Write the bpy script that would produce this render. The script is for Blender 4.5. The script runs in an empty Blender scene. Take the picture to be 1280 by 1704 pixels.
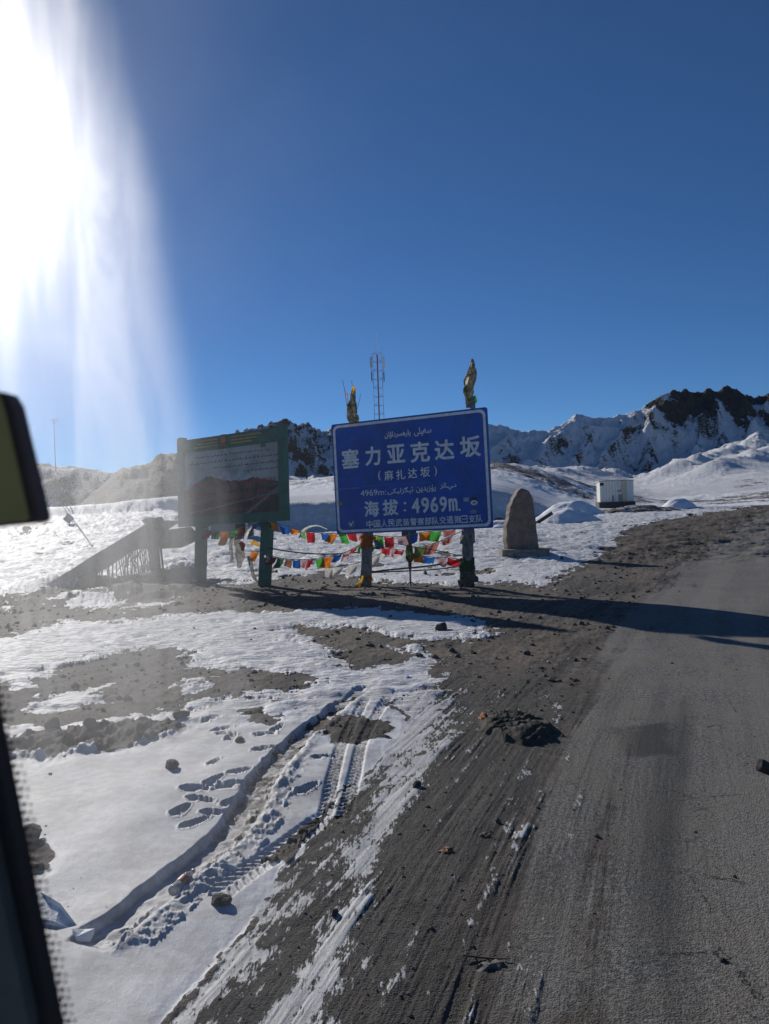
import bpy, bmesh, math, random
import numpy as np
from mathutils import Vector, Matrix
random.seed(7)
PI = math.pi
scene = bpy.context.scene
C = scene.collection

# ------------------------------------------------------------------ camera
CAM_H = 2.3
F = 1280.0                       # focal length in pixels of a 1280 x 1704 frame
ROLL = math.radians(2.0)
PITCH = math.atan((852 - 845) / F)
fw = Vector((0, math.cos(PITCH), -math.sin(PITCH)))
up0 = Vector((0, math.sin(PITCH), math.cos(PITCH)))
rt0 = Vector((1, 0, 0))
rt = rt0 * math.cos(ROLL) - up0 * math.sin(ROLL)
up = rt0 * math.sin(ROLL) + up0 * math.cos(ROLL)
cam = bpy.data.cameras.new('camera')
cam.sensor_fit = 'VERTICAL'; cam.sensor_height = 36.0; cam.lens = F / 1704 * 36
cam.clip_start = 0.02; cam.clip_end = 20000
cam.dof.use_dof = True; cam.dof.focus_distance = 18.0; cam.dof.aperture_fstop = 9.0
cam_ob = bpy.data.objects.new('camera', cam); C.objects.link(cam_ob)
mw = Matrix((rt, up, -fw)).transposed().to_4x4(); mw.translation = Vector((0, 0, CAM_H))
cam_ob.matrix_world = mw
scene.camera = cam_ob

# ------------------------------------------------------------------ sky and sun
SUN_AZ, SUN_EL = math.radians(-31.0), math.radians(22.7)
w = bpy.data.worlds.new('World'); scene.world = w; w.use_nodes = True
nt = w.node_tree; bgn = nt.nodes['Background']
sk = nt.nodes.new('ShaderNodeTexSky'); sk.sky_type = 'NISHITA'; sk.sun_disc = False
sk.sun_elevation = SUN_EL; sk.sun_rotation = SUN_AZ
sk.altitude = 5000; sk.air_density = 1.15; sk.dust_density = 0.1; sk.ozone_density = 6.0
hs = nt.nodes.new('ShaderNodeHueSaturation'); hs.inputs['Saturation'].default_value = 1.07; hs.inputs['Value'].default_value = 1.04
nt.links.new(sk.outputs[0], hs.inputs['Color']); nt.links.new(hs.outputs[0], bgn.inputs[0]); bgn.inputs[1].default_value = 0.08
sd = Vector((math.sin(SUN_AZ) * math.cos(SUN_EL), math.cos(SUN_AZ) * math.cos(SUN_EL), math.sin(SUN_EL)))
sl = bpy.data.lights.new('sun', 'SUN'); sl.energy = 4.6; sl.angle = math.radians(0.5); sl.color = (1, 0.955, 0.89)
so = bpy.data.objects.new('sun', sl); C.objects.link(so); so.rotation_euler = sd.to_track_quat('Z', 'Y').to_euler()
scene.view_settings.view_transform = 'Standard'
try: scene.view_settings.look = 'None'
except Exception: pass
scene.view_settings.gamma = 1; scene.view_settings.exposure = -0.2
scene.view_settings.use_curve_mapping = False
scene.cycles.volume_max_steps = 64
scene.cycles.max_bounces = 6

# ------------------------------------------------------------------ survey helpers: a sight line measured in the photograph becomes a point of the place
def ray(px, py):
    return fw + rt * ((px - 640) / F) + up * ((852 - py) / F)
def at(px, py, y):
    d = ray(px, py); return Vector((0, 0, CAM_H)) + d * (y / d.y)
def site(px, py, z=0.0):
    d = ray(px, py); return Vector((0, 0, CAM_H)) + d * ((z - CAM_H) / d.z)
def hz(u): return 845 - math.tan(ROLL) * (u - 640)

# ------------------------------------------------------------------ numpy noise
def h2(ix, iy, s):
    h = (ix.astype(np.uint32) * np.uint32(374761393) + iy.astype(np.uint32) * np.uint32(668265263) + np.uint32(s * 1013904223 & 0xffffffff))
    h = (h ^ (h >> np.uint32(13))) * np.uint32(1274126177)
    h = h ^ (h >> np.uint32(16))
    return (h & np.uint32(0xffffff)).astype(np.float32) / np.float32(0xffffff)
def vn(x, y, s=0):
    xf = np.floor(x); yf = np.floor(y); ix = xf.astype(np.int64); iy = yf.astype(np.int64)
    fx = (x - xf).astype(np.float32); fy = (y - yf).astype(np.float32)
    fx = fx * fx * fx * (fx * (fx * 6 - 15) + 10); fy = fy * fy * fy * (fy * (fy * 6 - 15) + 10)
    a = h2(ix, iy, s); b = h2(ix + 1, iy, s); c = h2(ix, iy + 1, s); d = h2(ix + 1, iy + 1, s)
    return (a + (b - a) * fx) * (1 - fy) + (c + (d - c) * fx) * fy      # 0..1
def fbm(x, y, o=4, s=0, g=0.5):
    r = 0; a = 1.0; t = 0
    for k in range(o):
        r = r + a * vn(x, y, s + k * 7); t += a; a *= g
        x, y = x * 1.93 + y * 0.51 + 3.1, y * 1.93 - x * 0.51 + 1.7
    return r / t                                                       # 0..1, mean .5
def ridged(x, y, o=5, s=0, g=0.55):
    r = 0; a = 1.0; t = 0
    for k in range(o):
        n = 1 - np.abs(vn(x, y, s + k * 11) * 2 - 1)
        r = r + a * n * n; t += a; a *= g
        x, y = x * 1.97 + y * 0.45 + 5.3, y * 1.97 - x * 0.45 + 2.9
    return r / t
def sst(a, b, x):
    t = np.clip((x - a) / (b - a), 0, 1); return t * t * (3 - 2 * t)
def poly_sdf(X, Y, P, far=3.0):
    """signed distance to a polygon: positive outside"""
    P = np.array(P, float); lo = P.min(0) - far; hi = P.max(0) + far
    out = np.full(X.shape, far, np.float32)
    m = (X > lo[0]) & (X < hi[0]) & (Y > lo[1]) & (Y < hi[1])
    x = X[m]; y = Y[m]
    d2 = np.full(x.shape, 1e9); ins = np.zeros(x.shape, bool)
    n = len(P)
    for i in range(n):
        a = P[i]; b = P[(i + 1) % n]; e = b - a
        t = np.clip(((x - a[0]) * e[0] + (y - a[1]) * e[1]) / (e @ e + 1e-12), 0, 1)
        d2 = np.minimum(d2, (x - a[0] - t * e[0]) ** 2 + (y - a[1] - t * e[1]) ** 2)
        c = ((a[1] > y) != (b[1] > y))
        if abs(e[1]) > 1e-12: ins ^= c & (x < a[0] + (y - a[1]) * e[0] / e[1])
    d = np.sqrt(d2); d[ins] *= -1; out[m] = np.minimum(d, far); return out
def line_dist(X, Y, P, far=1.0):
    """distance, arc length and signed side from a polyline"""
    P = np.array(P, float); lo = P.min(0) - far; hi = P.max(0) + far
    D = np.full(X.shape, 1e4); T = np.zeros(X.shape); S = np.zeros(X.shape)
    m = (X > lo[0]) & (X < hi[0]) & (Y > lo[1]) & (Y < hi[1])
    x = X[m]; y = Y[m]; d = np.full(x.shape, 1e4); tt = np.zeros(x.shape); ss = np.zeros(x.shape); L = 0
    for i in range(len(P) - 1):
        a = P[i]; e = P[i + 1] - a; l = math.hypot(*e)
        t = np.clip(((x - a[0]) * e[0] + (y - a[1]) * e[1]) / (l * l), 0, 1)
        dd = np.hypot(x - a[0] - t * e[0], y - a[1] - t * e[1])
        side = ((x - a[0]) * e[1] - (y - a[1]) * e[0]) / l
        k = dd < d; d[k] = dd[k]; tt[k] = L + t[k] * l; ss[k] = side[k]; L += l
    D[m] = d; T[m] = tt; S[m] = ss; return D, T, S, L
def smooth_line(P, n=4):
    P = [Vector(p) for p in P]; out = []
    for i in range(len(P) - 1):
        p0 = P[max(i - 1, 0)]; p1 = P[i]; p2 = P[i + 1]; p3 = P[min(i + 2, len(P) - 1)]
        for k in range(n):
            t = k / n
            out.append(0.5 * ((2 * p1) + (p2 - p0) * t + (2 * p0 - 5 * p1 + 4 * p2 - p3) * t * t + (3 * p1 - p0 - 3 * p2 + p3) * t ** 3))
    out.append(P[-1]); return out

# ------------------------------------------------------------------ large terrain: heights from forward distance and bearing
ST = [30, 45, 62.5, 66, 100, 150, 260, 420, 500, 900, 1150, 1300, 1910, 2100, 2600, 3600]
TB = {
 -400: [None, 905, 875, 868, 872, 880, 850, 850, 815, 850, 800, 770, 770, 765, 800, 830],
    0: [None, 915, 868, 851, 862, 872, 866, 868, 850, 852, 845, 775, 775, 790, 815, 840],
   77: [None, 905, 863, 846, 856, 868, 866, 866, 850, 852, 846, 776, 785, 795, 815, 840],
  124: [None, 900, 860, 842, 853, 866, 864, 866, 845, 850, 843, 779, 790, 795, 815, 840],
  165: [None, 897, 858, 839, 850, 862, 862, 865, 815, 850, 841, 785, 795, 795, 815, 840],
  196: [None, 895, 857, 836, 848, 860, 860, 864, 779, 845, 840, 790, 795, 795, 815, 840],
  227: [None, 893, 853, 833, 846, 858, 859, 863, 774, 845, 838, 800, 795, 795, 815, 840],
  256: [None, 890, 851, 831, 844, 856, 858, 862, 770, 845, 838, 800, 795, 795, 815, 840],
  266: [None, 890, 850, 830, 843, 855, 857, 861, 757, 845, 838, 800, 795, 795, 815, 840],
  300: [None, 888, 848, 827, 840, 850, 856, 860, 752, 830, 830, 800, 785, 780, 815, 840],
  345: [None, 890, 862, 822, 836, 836, 850, 856, 770, 820, 815, 790, 770, 750, 815, 840],
  400: [None, 897, 880, 824, 815, 808, 840, 845, 810, 800, 795, 780, 800, 716, 790, 840],
  440: [None, 900, 884, 832, 815, 804, 840, 845, 830, 815, 805, 795, 805, 712, 790, 840],
  475: [None, 902, 886, 838, 815, 802, 842, 845, 835, 820, 812, 800, 803, 698, 780, 840],
  495: [None, 902, 886, 838, 812, 800, 842, 845, 835, 820, 812, 800, 803, 704, 780, 840],
  520: [None, 902, 886, 838, 808, 797, 842, 845, 835, 820, 812, 798, 800, 710, 780, 840],
  550: [None, 902, 885, 838, 805, 792, 842, 842, 835, 820, 812, 797, 800, 715, 780, 840],
  640: [None, 896, 878, 820, 795, 782, 835, 838, 830, 815, 808, 790, 800, 712, 780, 840],
  740: [None, 888, 872, 812, 790, 775, 825, 832, 825, 808, 800, 785, 795, 708, 780, 840],
  817: [None, 882, 866, 810, 790, 767, 815, 828, 820, 803, 795, 782, 792, 704, 780, 838],
  850: [None, 880, 864, 816, 792, 768, 812, 825, 818, 800, 793, 780, 790, 705, 780, 838],
  867: [None, 878, 863, 826, 798, 770, 810, 823, 817, 800, 792, 780, 790, 713, 780, 838],
  900: [None, 877, 862, 846, 812, 776, 806, 820, 815, 800, 792, 782, 788, 712, 778, 838],
  925: [None, 877, 862, 850, 824, 786, 804, 818, 813, 799, 791, 784, 788, 708, 778, 836],
  965: [None, 876, 858, 852, 834, 802, 806, 816, 812, 800, 794, 788, 788, 691, 775, 836],
 1017: [None, 874, 854, 850, 840, 822, 815, 815, 812, 804, 800, 796, 796, 694, 775, 836],
 1055: [None, 872, 852, 848, 842, 834, 828, 820, 816, 810, 806, 803, 801, 692, 775, 834],
 1085: [None, 869, 852, 846, 843, 840, 834, 822, 817, 808, 801, 796, 790, 680, 775, 832],
 1111: [None, 867, 851, 845, 843, 842, 835, 820, 814, 804, 796, 790, 780, 662, 770, 830],
 1149: [None, 865, 850, 844, 842, 841, 834, 817, 810, 798, 788, 778, 768, 654, 765, 830],
 1212: [None, 862, 848, 843, 840, 838, 828, 812, 804, 790, 779, 768, 750, 649, 765, 828],
 1280: [None, 858, 846, 841, 837, 832, 820, 806, 798, 782, 770, 760, 742, 656, 765, 826],
 1700: [None, 835, 828, 824, 820, 815, 800, 790, 780, 765, 750, 740, 725, 640, 750, 815]}
US = np.array(sorted(TB)); ZT = np.zeros((len(US), len(ST)))
for i, u in enumerate(US):
    for j, yy in enumerate(ST):
        v = TB[u][j]; ZT[i, j] = 0.0 if v is None else CAM_H + (hz(u) - v) / F * yy
UF = np.arange(-400, 1701, 4.0); ZF = np.stack([np.interp(UF, US, ZT[:, j]) for j in range(len(ST))], 1)
for j, yy in enumerate(ST):
    sg = (9 if yy < 400 else 1.6); kk = np.exp(-.5 * (np.arange(-30, 31) / sg) ** 2); kk /= kk.sum(); ZF[:, j] = np.convolve(np.pad(ZF[:, j], 30, mode='edge'), kk, 'valid')
US, ZT = UF, ZF
def big_height(X, Y):
    U = 640 + F * X / np.maximum(Y, 1.0)
    U = np.clip(U, US[0], US[-1]); LY = np.log(np.clip(Y, ST[0], ST[-1])); LS = np.log(np.array(ST))
    i = np.clip(((U - US[0]) / 4.0).astype(int), 0, len(US) - 2); fu = (U - US[i]) / (US[i + 1] - US[i])
    j = np.clip(np.searchsorted(LS, LY) - 1, 0, len(ST) - 2); fy = (LY - LS[j]) / (LS[j + 1] - LS[j])
    fs = fy * fy * (3 - 2 * fy); fy = np.where((j == 1) | (j == 2), fs, fy)
    return (ZT[i, j] * (1 - fu) + ZT[i + 1, j] * fu) * (1 - fy) + (ZT[i, j + 1] * (1 - fu) + ZT[i + 1, j + 1] * fu) * fy
# rock ribs running down the right-hand mountain and centre peaks: bearing, distance, width, height
RIBS = [([(1092, 2090), (1090, 2030), (1082, 1975), (1086, 1930), (1082, 1880)], 15, 46),
        ([(1150, 2080), (1168, 2010), (1172, 1950), (1164, 1890)], 13, 34), ([(1200, 2080), (1195, 2020), (1206, 1960), (1215, 1900)], 10, 26),
        ([(965, 2090), (930, 2020), (905, 1950), (890, 1900)], 18, 34), ([(1000, 2080), (985, 2010), (960, 1940)], 10, 18),
        ([(1060, 2080), (1045, 2020), (1010, 1950), (990, 1900)], 14, 30), ([(860, 2080), (850, 2000), (862, 1930)], 12, 18),
        ([(1330, 1500), (1290, 1300), (1240, 1050), (1190, 800)], 20, 16), ([(1280, 1800), (1235, 1500), (1190, 1250), (1120, 1000)], 22, 20),
        ([(1245, 2080), (1250, 2010), (1262, 1940)], 12, 28), ([(1290, 2080), (1280, 2000), (1300, 1930)], 12, 22),
        ([(475, 2090), (470, 2010), (455, 1930)], 10, 34), ([(520, 2090), (530, 2010), (545, 1930)], 9, 26), ([(498, 2090), (500, 2010), (512, 1940)], 7, 18),
        ([(1040, 1700), (975, 1300), (925, 900)], 26, 12)]
def mountains(X, Y):
    """extra relief and how rocky it is, beyond 75 m"""
    U = 640 + F * X / np.maximum(Y, 1.0)
    z = big_height(X, Y)
    wx = X + (fbm(X / 260, Y / 260, 3, 21) - .5) * 160; wy = Y + (fbm(X / 260, Y / 260, 3, 31) - .5) * 160
    amp = np.interp(Y, [75, 110, 150, 260, 420, 700, 1300, 1800, 2100, 3000], [0, .25, .5, 1.2, 2, 4, 5, 26, 20, 30])
    L = np.interp(Y, [75, 260, 900, 2100], [14, 40, 90, 150])
    n = ridged(wx / 150, wy / 150, 7, 5) - .45
    n2 = fbm(X / 17, Y / 17, 4, 9) - .5
    z = z + (fbm(X / 2.6, Y / 6, 4, 10, .6) - .5) * .8 * sst(75, 100, Y) * (1 - sst(260, 420, Y))
    k = sst(300, 900, Y)
    wall = sst(1800, 1920, Y)
    z = z + amp * (n * 1.7 * k + n2 * 1.2 * (1 - k)) + k * (ridged(wx / 42, wy / 70, 5, 8, .6) - .5) * np.interp(Y, [300, 1200, 1800, 1950, 2100], [1.5, 4, 6, 24, 15])
    rockrib = np.zeros_like(z)
    for pts, wd, h in RIBS:
        xs = [((u - 640) / F * y, y) for u, y in pts]
        wm = wd / F * 2000
        wm = wm
        D, T, S, Lq = line_dist(wx * .25 + X * .75, wy * .25 + Y * .75, xs, 5 * wm)
        g = np.exp(-(D / wm) ** 1.5) * (0.6 + .8 * fbm(X / 40, Y / 40, 3, 77)); g = np.where(D < 5 * wm, g, 0) * (1 - .55 * sst(2000, 2100, Y))
        z = z + h * g * (1 - sst(2020, 2100, Y))
        rockrib = np.maximum(rockrib, g)
    # cliffs along the top of the right mountain and the centre crags
    cliff = sst(1080, 1110, U + (fbm(X / 60, Y / 60, 3, 3) - .5) * 60) * sst(1985, 2045, Y + (fbm(X / 30, Y / 200, 4, 6) - .5) * 110) * (1 - sst(2300, 2500, Y))
    crag = sst(380, 410, U) * (1 - sst(735, 800, U)) * sst(1900, 2010, Y)
    left = 1 - sst(290, 345, U)
    z = z + (cliff * .75 + crag) * 17 * (ridged(X / 16, Y / 60, 5, 15, .65) - .4)
    z = z + left * sst(430, 500, Y) * 4.5 * (ridged(X / 14, Y / 14, 4, 19) - .45) * (1 - sst(560, 800, Y))
    fine = fbm(X / 22, Y / 45, 5, 41, .6)
    rock = .36 * fine + .22 * k * (1 - wall) * (ridged(wx / 35, wy / 35, 4, 57) - .3) + .40 * (ridged(wx / 60, wy / 60, 4, 51) - .55) * sst(1750, 1900, Y)
    midband = sst(440, 470, U) * (1 - sst(690, 760, U)) * sst(1790, 1830, Y) * (1 - sst(1900, 1950, Y))
    rock = rock + (.42 + .22 * ridged(X / 34, Y / 90, 4, 16)) * cliff + (.30 + .5 * ridged(X / 120, Y / 120, 4, 61)) * crag * .36 + .5 * midband * ridged(X / 60, Y / 60, 4, 65) + .17 * rockrib * (ridged(X / 30, Y / 50, 3, 63) + .1)
    rock = rock + left * (.52 * sst(400, 450, Y) * (1 - sst(600, 900, Y)) + .34 * sst(1000, 1150, Y))
    # moraine streaks on the middle hill
    mor = sst(95, 115, Y) * (1 - sst(250, 300, Y))
    st = ridged(X / 9 + Y / 14, Y / 26, 4, 71) * .40 + fbm(X / 5, Y / 16, 5, 73, .65) * .55 - .10 + .10 * np.exp(-((U - 640 - (Y - 100) * .2 - 240) / 60) ** 2) * np.exp(-((Y - 122) / 9) ** 2)
    rock = rock + mor * np.where(U > 560, 1, .7) * (st - .13) * 1.45
    rock = rock + .5 * sst(1190, 1230, U) * sst(300, 360, Y) * (1 - sst(480, 620, Y)) * ridged(X / 20, Y / 20, 3, 75)
    return z, np.clip(rock, 0, 1)

# ------------------------------------------------------------------ near ground: polygons and lines on the ground
def gp(pts): return [tuple(site(*p)[:2]) for p in pts]
DIRT = [
 # strip that runs under the two signs and widens into the roadside
 gp([(-200, 1110), (-60, 1075), (60, 1055), (110, 1030), (200, 1037), (330, 1022), (600, 1013), (700, 1020), (790, 1030), (820, 1055), (740, 1068), (650, 1062), (600, 1048), (520, 1042),
     (470, 1049), (520, 1064), (556, 1078), (566, 1100), (580, 1122), (640, 1112), (700, 1098), (742, 1108), (735, 1128), (700, 1150), (655, 1175), (690, 1190), (640, 1250), (598, 1300), (560, 1345),
     (500, 1420), (430, 1500), (350, 1600), (262, 1704), (225, 1850), (900, 2300), (2400, 2300), (2400, 900), (1280, 862), (1090, 897), (1000, 930), (950, 948), (905, 974), (850, 968), (760, 975), (600, 966), (530, 957),
     (450, 970), (385, 975), (335, 964), (300, 956), (230, 964), (130, 980), (60, 992), (0, 1015), (-200, 1040)]),
 gp([(-300, 1200), (0, 1138), (60, 1120), (150, 1100), (190, 1086), (290, 1080), (330, 1104), (345, 1120), (420, 1122), (520, 1138), (500, 1150), (400, 1156), (330, 1162), (280, 1187), (150, 1204), (60, 1205), (-40, 1205), (-300, 1260)]),
 gp([(-200, 1265), (20, 1226), (90, 1218), (180, 1210), (262, 1202), (300, 1206), (285, 1222), (215, 1242), (150, 1252), (80, 1264), (30, 1262), (-200, 1330)]),
 gp([(395, 1180), (440, 1176), (480, 1190), (455, 1204), (415, 1198)]),
 gp([(530, 1190), (570, 1185), (640, 1200), (650, 1230), (560, 1236), (535, 1215)]),
 gp([(440, 1425), (500, 1385), (560, 1340), (600, 1330), (560, 1400), (500, 1450)]),
 gp([(30, 1398), (70, 1392), (85, 1420), (70, 1450), (30, 1455)]),
]
ISLE = [gp([(40, 1060), (110, 1038), (190, 1040), (140, 1062)]), gp([(100, 1005), (160, 990), (215, 1000), (180, 1016)]), gp([(215, 1018), (205, 1005), (300, 1000)]),
        gp([(600, 1044), (700, 1040), (790, 1052), (800, 1062), (700, 1066), (640, 1060)]), gp([(660, 1078), (712, 1080), (700, 1092)]),
        gp([(145, 1145), (180, 1140), (190, 1150), (150, 1160)]), gp([(290, 1135), (340, 1132), (335, 1150), (300, 1152)]), gp([(10, 1075), (85, 1120), (60, 1150), (0, 1150)]),
        gp([(80, 1160), (60, 1180), (180, 1170), (200, 1150)]),
        gp([(-20, 1005), (30, 985), (20, 1005), (-20, 1030)])]
RUT = smooth_line([Vector((*p, 0)) for p in gp([(135, 1585), (240, 1505), (330, 1432), (396, 1370), (438, 1300), (500, 1228), (560, 1180), (640, 1130)])])
TREAD = [smooth_line([Vector((*p, 0)) for p in gp(q)]) for q in (
    [(540, 1360), (556, 1290), (578, 1220), (612, 1165)], [(570, 1365), (590, 1290), (610, 1220), (650, 1160)],
    [(350, 1500), (400, 1462), (470, 1410), (560, 1345)])]
STEPS = [(357, 1272, 10), (325, 1318, 70), (357, 1305, 60), (335, 1333, 80), (302, 1352, 20), (325, 1370, 60), (370, 1314, 75), (400, 1290, 80), (402, 1309, 80), (362, 1352, 70), (390, 1333, 70),
         (512, 1314, 8), (440, 1249, 75), (450, 1264, 25), (441, 1222, 60), (462, 1213, 50), (540, 1264, 60), (420, 1188, 70), (370, 1212, 80), (376, 1222, 70), (385, 1228, 30), (355, 1196, 60), (470, 1170, 75),
         (365, 1165, 80), (420, 1165, 80), (330, 1178, 80), (508, 1168, 75), (445, 1163, 85), (575, 1098, 60), (555, 1085, 70), (600, 1150, 40)]
GPX = lambda Y: .52 * Y - 1.2 * np.log(1 + Y / 3)
ROADP = gp([(905, 1900), (905, 1704), (870, 1620), (900, 1500), (930, 1400), (960, 1290), (975, 1200), (985, 1120), (1010, 1060), (1060, 1000), (1120, 950), (1180, 918), (1290, 878), (1500, 858), (3000, 858), (3000, 2100)])

def near(X, Y):
    """height, snow, road, mud, soil tone"""
    z = big_height(X, Y)
    far = sst(26, 60, Y)
    z = z + (fbm(X / 5, Y / 5, 3, 1) - .5) * .16 * sst(5, 14, Y) + (fbm(X / 1.3, Y / 1.3, 3, 2) - .5) * .03
    wa = .028 * Y; wx = X + (fbm(X * 2.2, Y * 1.6, 4, 11, .6) - .5) * wa * 1.5; wy = Y + (fbm(X * 2.2 + 9, Y * 1.6, 4, 12, .6) - .5) * wa * 3.2
    U = 640 + F * X / Y
    flow = X - GPX(Y)
    st1 = fbm(flow * 9, Y * .55, 5, 81, .65); st2 = fbm(flow * 34, Y * 1.4, 4, 83, .7)
    streakzone = (sst(1.2, .4, 0 * X) * 0 + 1) * (Y < 12)
    sc = .018 * Y + .01
    s = np.full(X.shape, 3.0)
    bigd = poly_sdf(wx, wy, DIRT[0]); s = np.minimum(s, bigd / sc)
    for P in DIRT[1:]: s = np.minimum(s, poly_sdf(wx, wy, P) / sc)
    for P in ISLE: s = np.maximum(s, -poly_sdf(wx, wy, P) / sc)
    n = fbm(X * 5, Y * 3.6, 6, 13, .68) - .5
    mid = sst(7.5, 9.5, Y) * (1 - sst(24, 34, Y))
    s = s + n * (1.2 + 3.5 * mid)
    # frozen rime scraped along the wheel tracks
    depth = -bigd / sc
    t = np.clip((Y - 3.2) / 5.5, 0, 1)
    centre = np.interp(Y, [3.2, 4.2, 5.3, 6.4, 7.2, 8.5, 9.5], [-.48, -.32, -.16, .05, .2, .3, .4])
    wid = np.interp(Y, [3.2, 4.2, 5.5, 6.6, 7.4, 9, 11], [.2, .13, .06, .25, .38, .35, .2])
    band = np.exp(-((X - centre) / wid) ** 2) * (Y < 11)
    edge = np.exp(-np.maximum(depth, 0) / 5.0) * (Y < 9.5)
    c2 = np.exp(-((X - np.interp(Y, [3.5, 4.8, 6, 6.8, 7.6, 8.6], [.2, .58, .95, 1.22, 1.62, 1.9])) / .07) ** 2) * (Y < 8.8) * (Y > 4.2)
    rime = band * 1.15 + edge * 1.2 + c2 * .75 + (st1 - .5) * 2.6 + (st2 - .5) * 1.3 - 1.02
    rime = rime + (fbm(X * 7, Y * 7, 5, 87, .7) - .5) * 2.4; rime = rime - 3 * sst(940, 1010, U)
    thinr = sst(0, -.06, bigd) * (Y < 12); s = np.where((bigd < 0) & (Y < 12), np.maximum(s, np.clip(rime * .35, -.35, .30)), s); track = thinr * (1 - sst(9, 12, Y))
    # roadside beyond the signs: dirt showing through thin snow
    thin = sst(22, 26, Y) * (1 - sst(44, 58, Y)) * sst(720, 900, U)
    s = np.where(thin > .01, s - thin * (1.6 * (fbm(X * .7, Y * .35, 5, 91, .6)) * 2.2 * sst(850, 1150, U) - .25), s)
    # dark bank debris on the left in front of the ramp
    lz = (1 - sst(300, 345, U)) * sst(19, 23, Y) * (1 - sst(0, 2.2, Y - np.interp(U, [-300, 0, 110, 240, 340], [22.5, 24.5, 26.5, 31, 33])))
    s = s - lz * (fbm(X * .9, Y * .6, 6, 93, .68) - .40) * 13
    lf = (1 - sst(320, 360, U)) * sst(36, 40, Y)
    s = s - lf * np.maximum(fbm(X * .5 + Y * .1, Y * .3, 6, 95, .7) - .66, 0) * 36
    s = s - sst(330, 380, U) * (1 - sst(800, 850, U)) * sst(24, 26, Y) * (1 - sst(33, 38, Y)) * np.maximum(fbm(X * .9, Y * .5, 5, 97, .6) - .52, 0) * 22
    snow = sst(-.35, .35, s)
    mud0 = fbm(flow * 3.4, Y * .3, 5, 107, .6)
    road = 1 - sst(-.55, .45, poly_sdf(wx, wy * .5 + Y * .5, ROADP) / (1 + .06 * Y) + (mud0 - .5) * .9)
    mud = fbm(flow * 2.4, Y * .35, 4, 101, .6) * .6 + fbm(flow * 12, Y * .8, 3, 103, .6) * .4
    # --- relief
    fieldA = sst(.2, 6.0, s) * (Y < 9.6) * (U < 640) * (1 - thinr)                      # deep drift by the car
    z = z + snow * np.where(Y < 12, .013, .04) * sst(-.4, 1.4, s) * (1 - .8 * thinr)
    z = z + fieldA * .010
    rip = ridged(X * 1.1 + Y * .35, Y * 2.6, 3, 111) - .5
    cup = (fbm(X * 2.3 + Y * .3, Y * 4.5, 3, 113) - .5)
    z = z + snow * mid * (cup * .10 + rip * .02) + (Y > 22) * sst(22, 32, Y) * (1 - sst(60, 74, Y)) * ((fbm(X * 1.1 + Y * .4, Y * 1.5, 4, 118, .6) - .5) * .30 + (ridged(X * .5, Y * .9, 3, 119) - .5) * .07)
    z = z + snow * (Y < 9.5) * (fbm(X * 1.5, Y * 1.5, 2, 115) - .5) * .05
    clod = fbm(X * 14, Y * 14, 3, 117, .65) - .5
    near1 = 1 - sst(12, 24, Y)
    lump = np.maximum(fbm(X * 4, Y * 4, 4, 121, .6) - .56, 0)
    z = z + (1 - snow) * (1 - road) * (clod * .020 * near1 + lump * .10 * (1 - sst(30, 40, Y))) * (1 - .78 * track)
    z = z + track * ((st1 - .5) * .022 + (st2 - .5) * .012) * (1 - road * .8)
        # rubble windrow at the edge of the drift
    rb = np.exp(-np.maximum(poly_sdf(X, Y, DIRT[2]), 0) / .05)
    z = z + rb * np.maximum(fbm(X * 7, Y * 4, 4, 123, .6) - .40, 0) * .24
    z = z + lz * (np.maximum(fbm(X * .4, Y * .5, 3, 125, .5) - .42, 0) * .9 + np.maximum(fbm(X * 2.2, Y * 2.6, 4, 126, .65) - .5, 0) * .32)
    # rut
    D, T, S, L = line_dist(X + (fbm(X * 7, Y * 7, 2, 131) - .5) * .04, Y, [p[:2] for p in RUT])
    fade = sst(0, .15, T) * (1 - sst(L - 2.6, L, T))
    hw = .125 * (1 - .35 * sst(.3 * L, L, T))
    floor = sst(hw + .025, hw - .01, D)
    z = z - fade * floor * (.062 + .02 * (fbm(X * 12, Y * 12, 2, 133) - .5))
    rimr = np.exp(-((S - hw - .07) / .05) ** 2) * (D < .4)
    z = z + fade * rimr * .03 * (fbm(X * 16, Y * 16, 3, 135) * 1.6 - .2)
    lump2 = np.maximum(ridged(X * 11, Y * 11, 3, 137) - .45, 0)
    z = z + fade * (D < .32) * sst(-.02, .06, S) * (1 - sst(2.2, 3.6, T)) * lump2 * .055
    soil = fade * floor * (.55 * sst(.9, 2.0, T) + .12) + fade * rimr * .15
    snow = np.where(floor * fade > .3, snow * (1 - .5 * sst(1.4, 2.6, T) * sst(.45, .6, fbm(X * 9, Y * 9, 3, 139))), snow)
    # tyre treads
    for k, Q in enumerate(TREAD):
        D, T, S, L = line_dist(X, Y, [p[:2] for p in Q])
        hw = .055 if k < 2 else .10
        f = sst(hw + .015, hw - .01, D) * sst(0, .1, T) * (1 - sst(L - .3, L, T))
        pat = np.sin((T + np.abs(S) * .8 + (S > 0) * .028) * 2 * PI / .075)
        z = z - f * (.016 - .011 * pat * (D > .012) * (1 - road))
        soil = soil + f * (.25 + .3 * (pat < -.2)) * (.5 if k == 2 else 1)
    # boot prints
    for i, (px, py, a) in enumerate(STEPS):
        q = site(px, py); th = math.radians(a + 34 * math.sin(i * 2.4)); wz = .85 + .3 * math.sin(i * 5.1) ** 2; dx = X - q.x; dy = Y - q.y
        m = (np.abs(dx) < .3) & (np.abs(dy) < .3)
        ax = dx[m] * math.cos(th) + dy[m] * -math.sin(th); ay = dx[m] * math.sin(th) + dy[m] * math.cos(th)
        e = np.sqrt((ax / (.05 * wz - .013 * np.sin(ay * 18) - .010 * np.exp(-((ay + .03) / .03) ** 2))) ** 2 + (ay / .122) ** 2)
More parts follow.
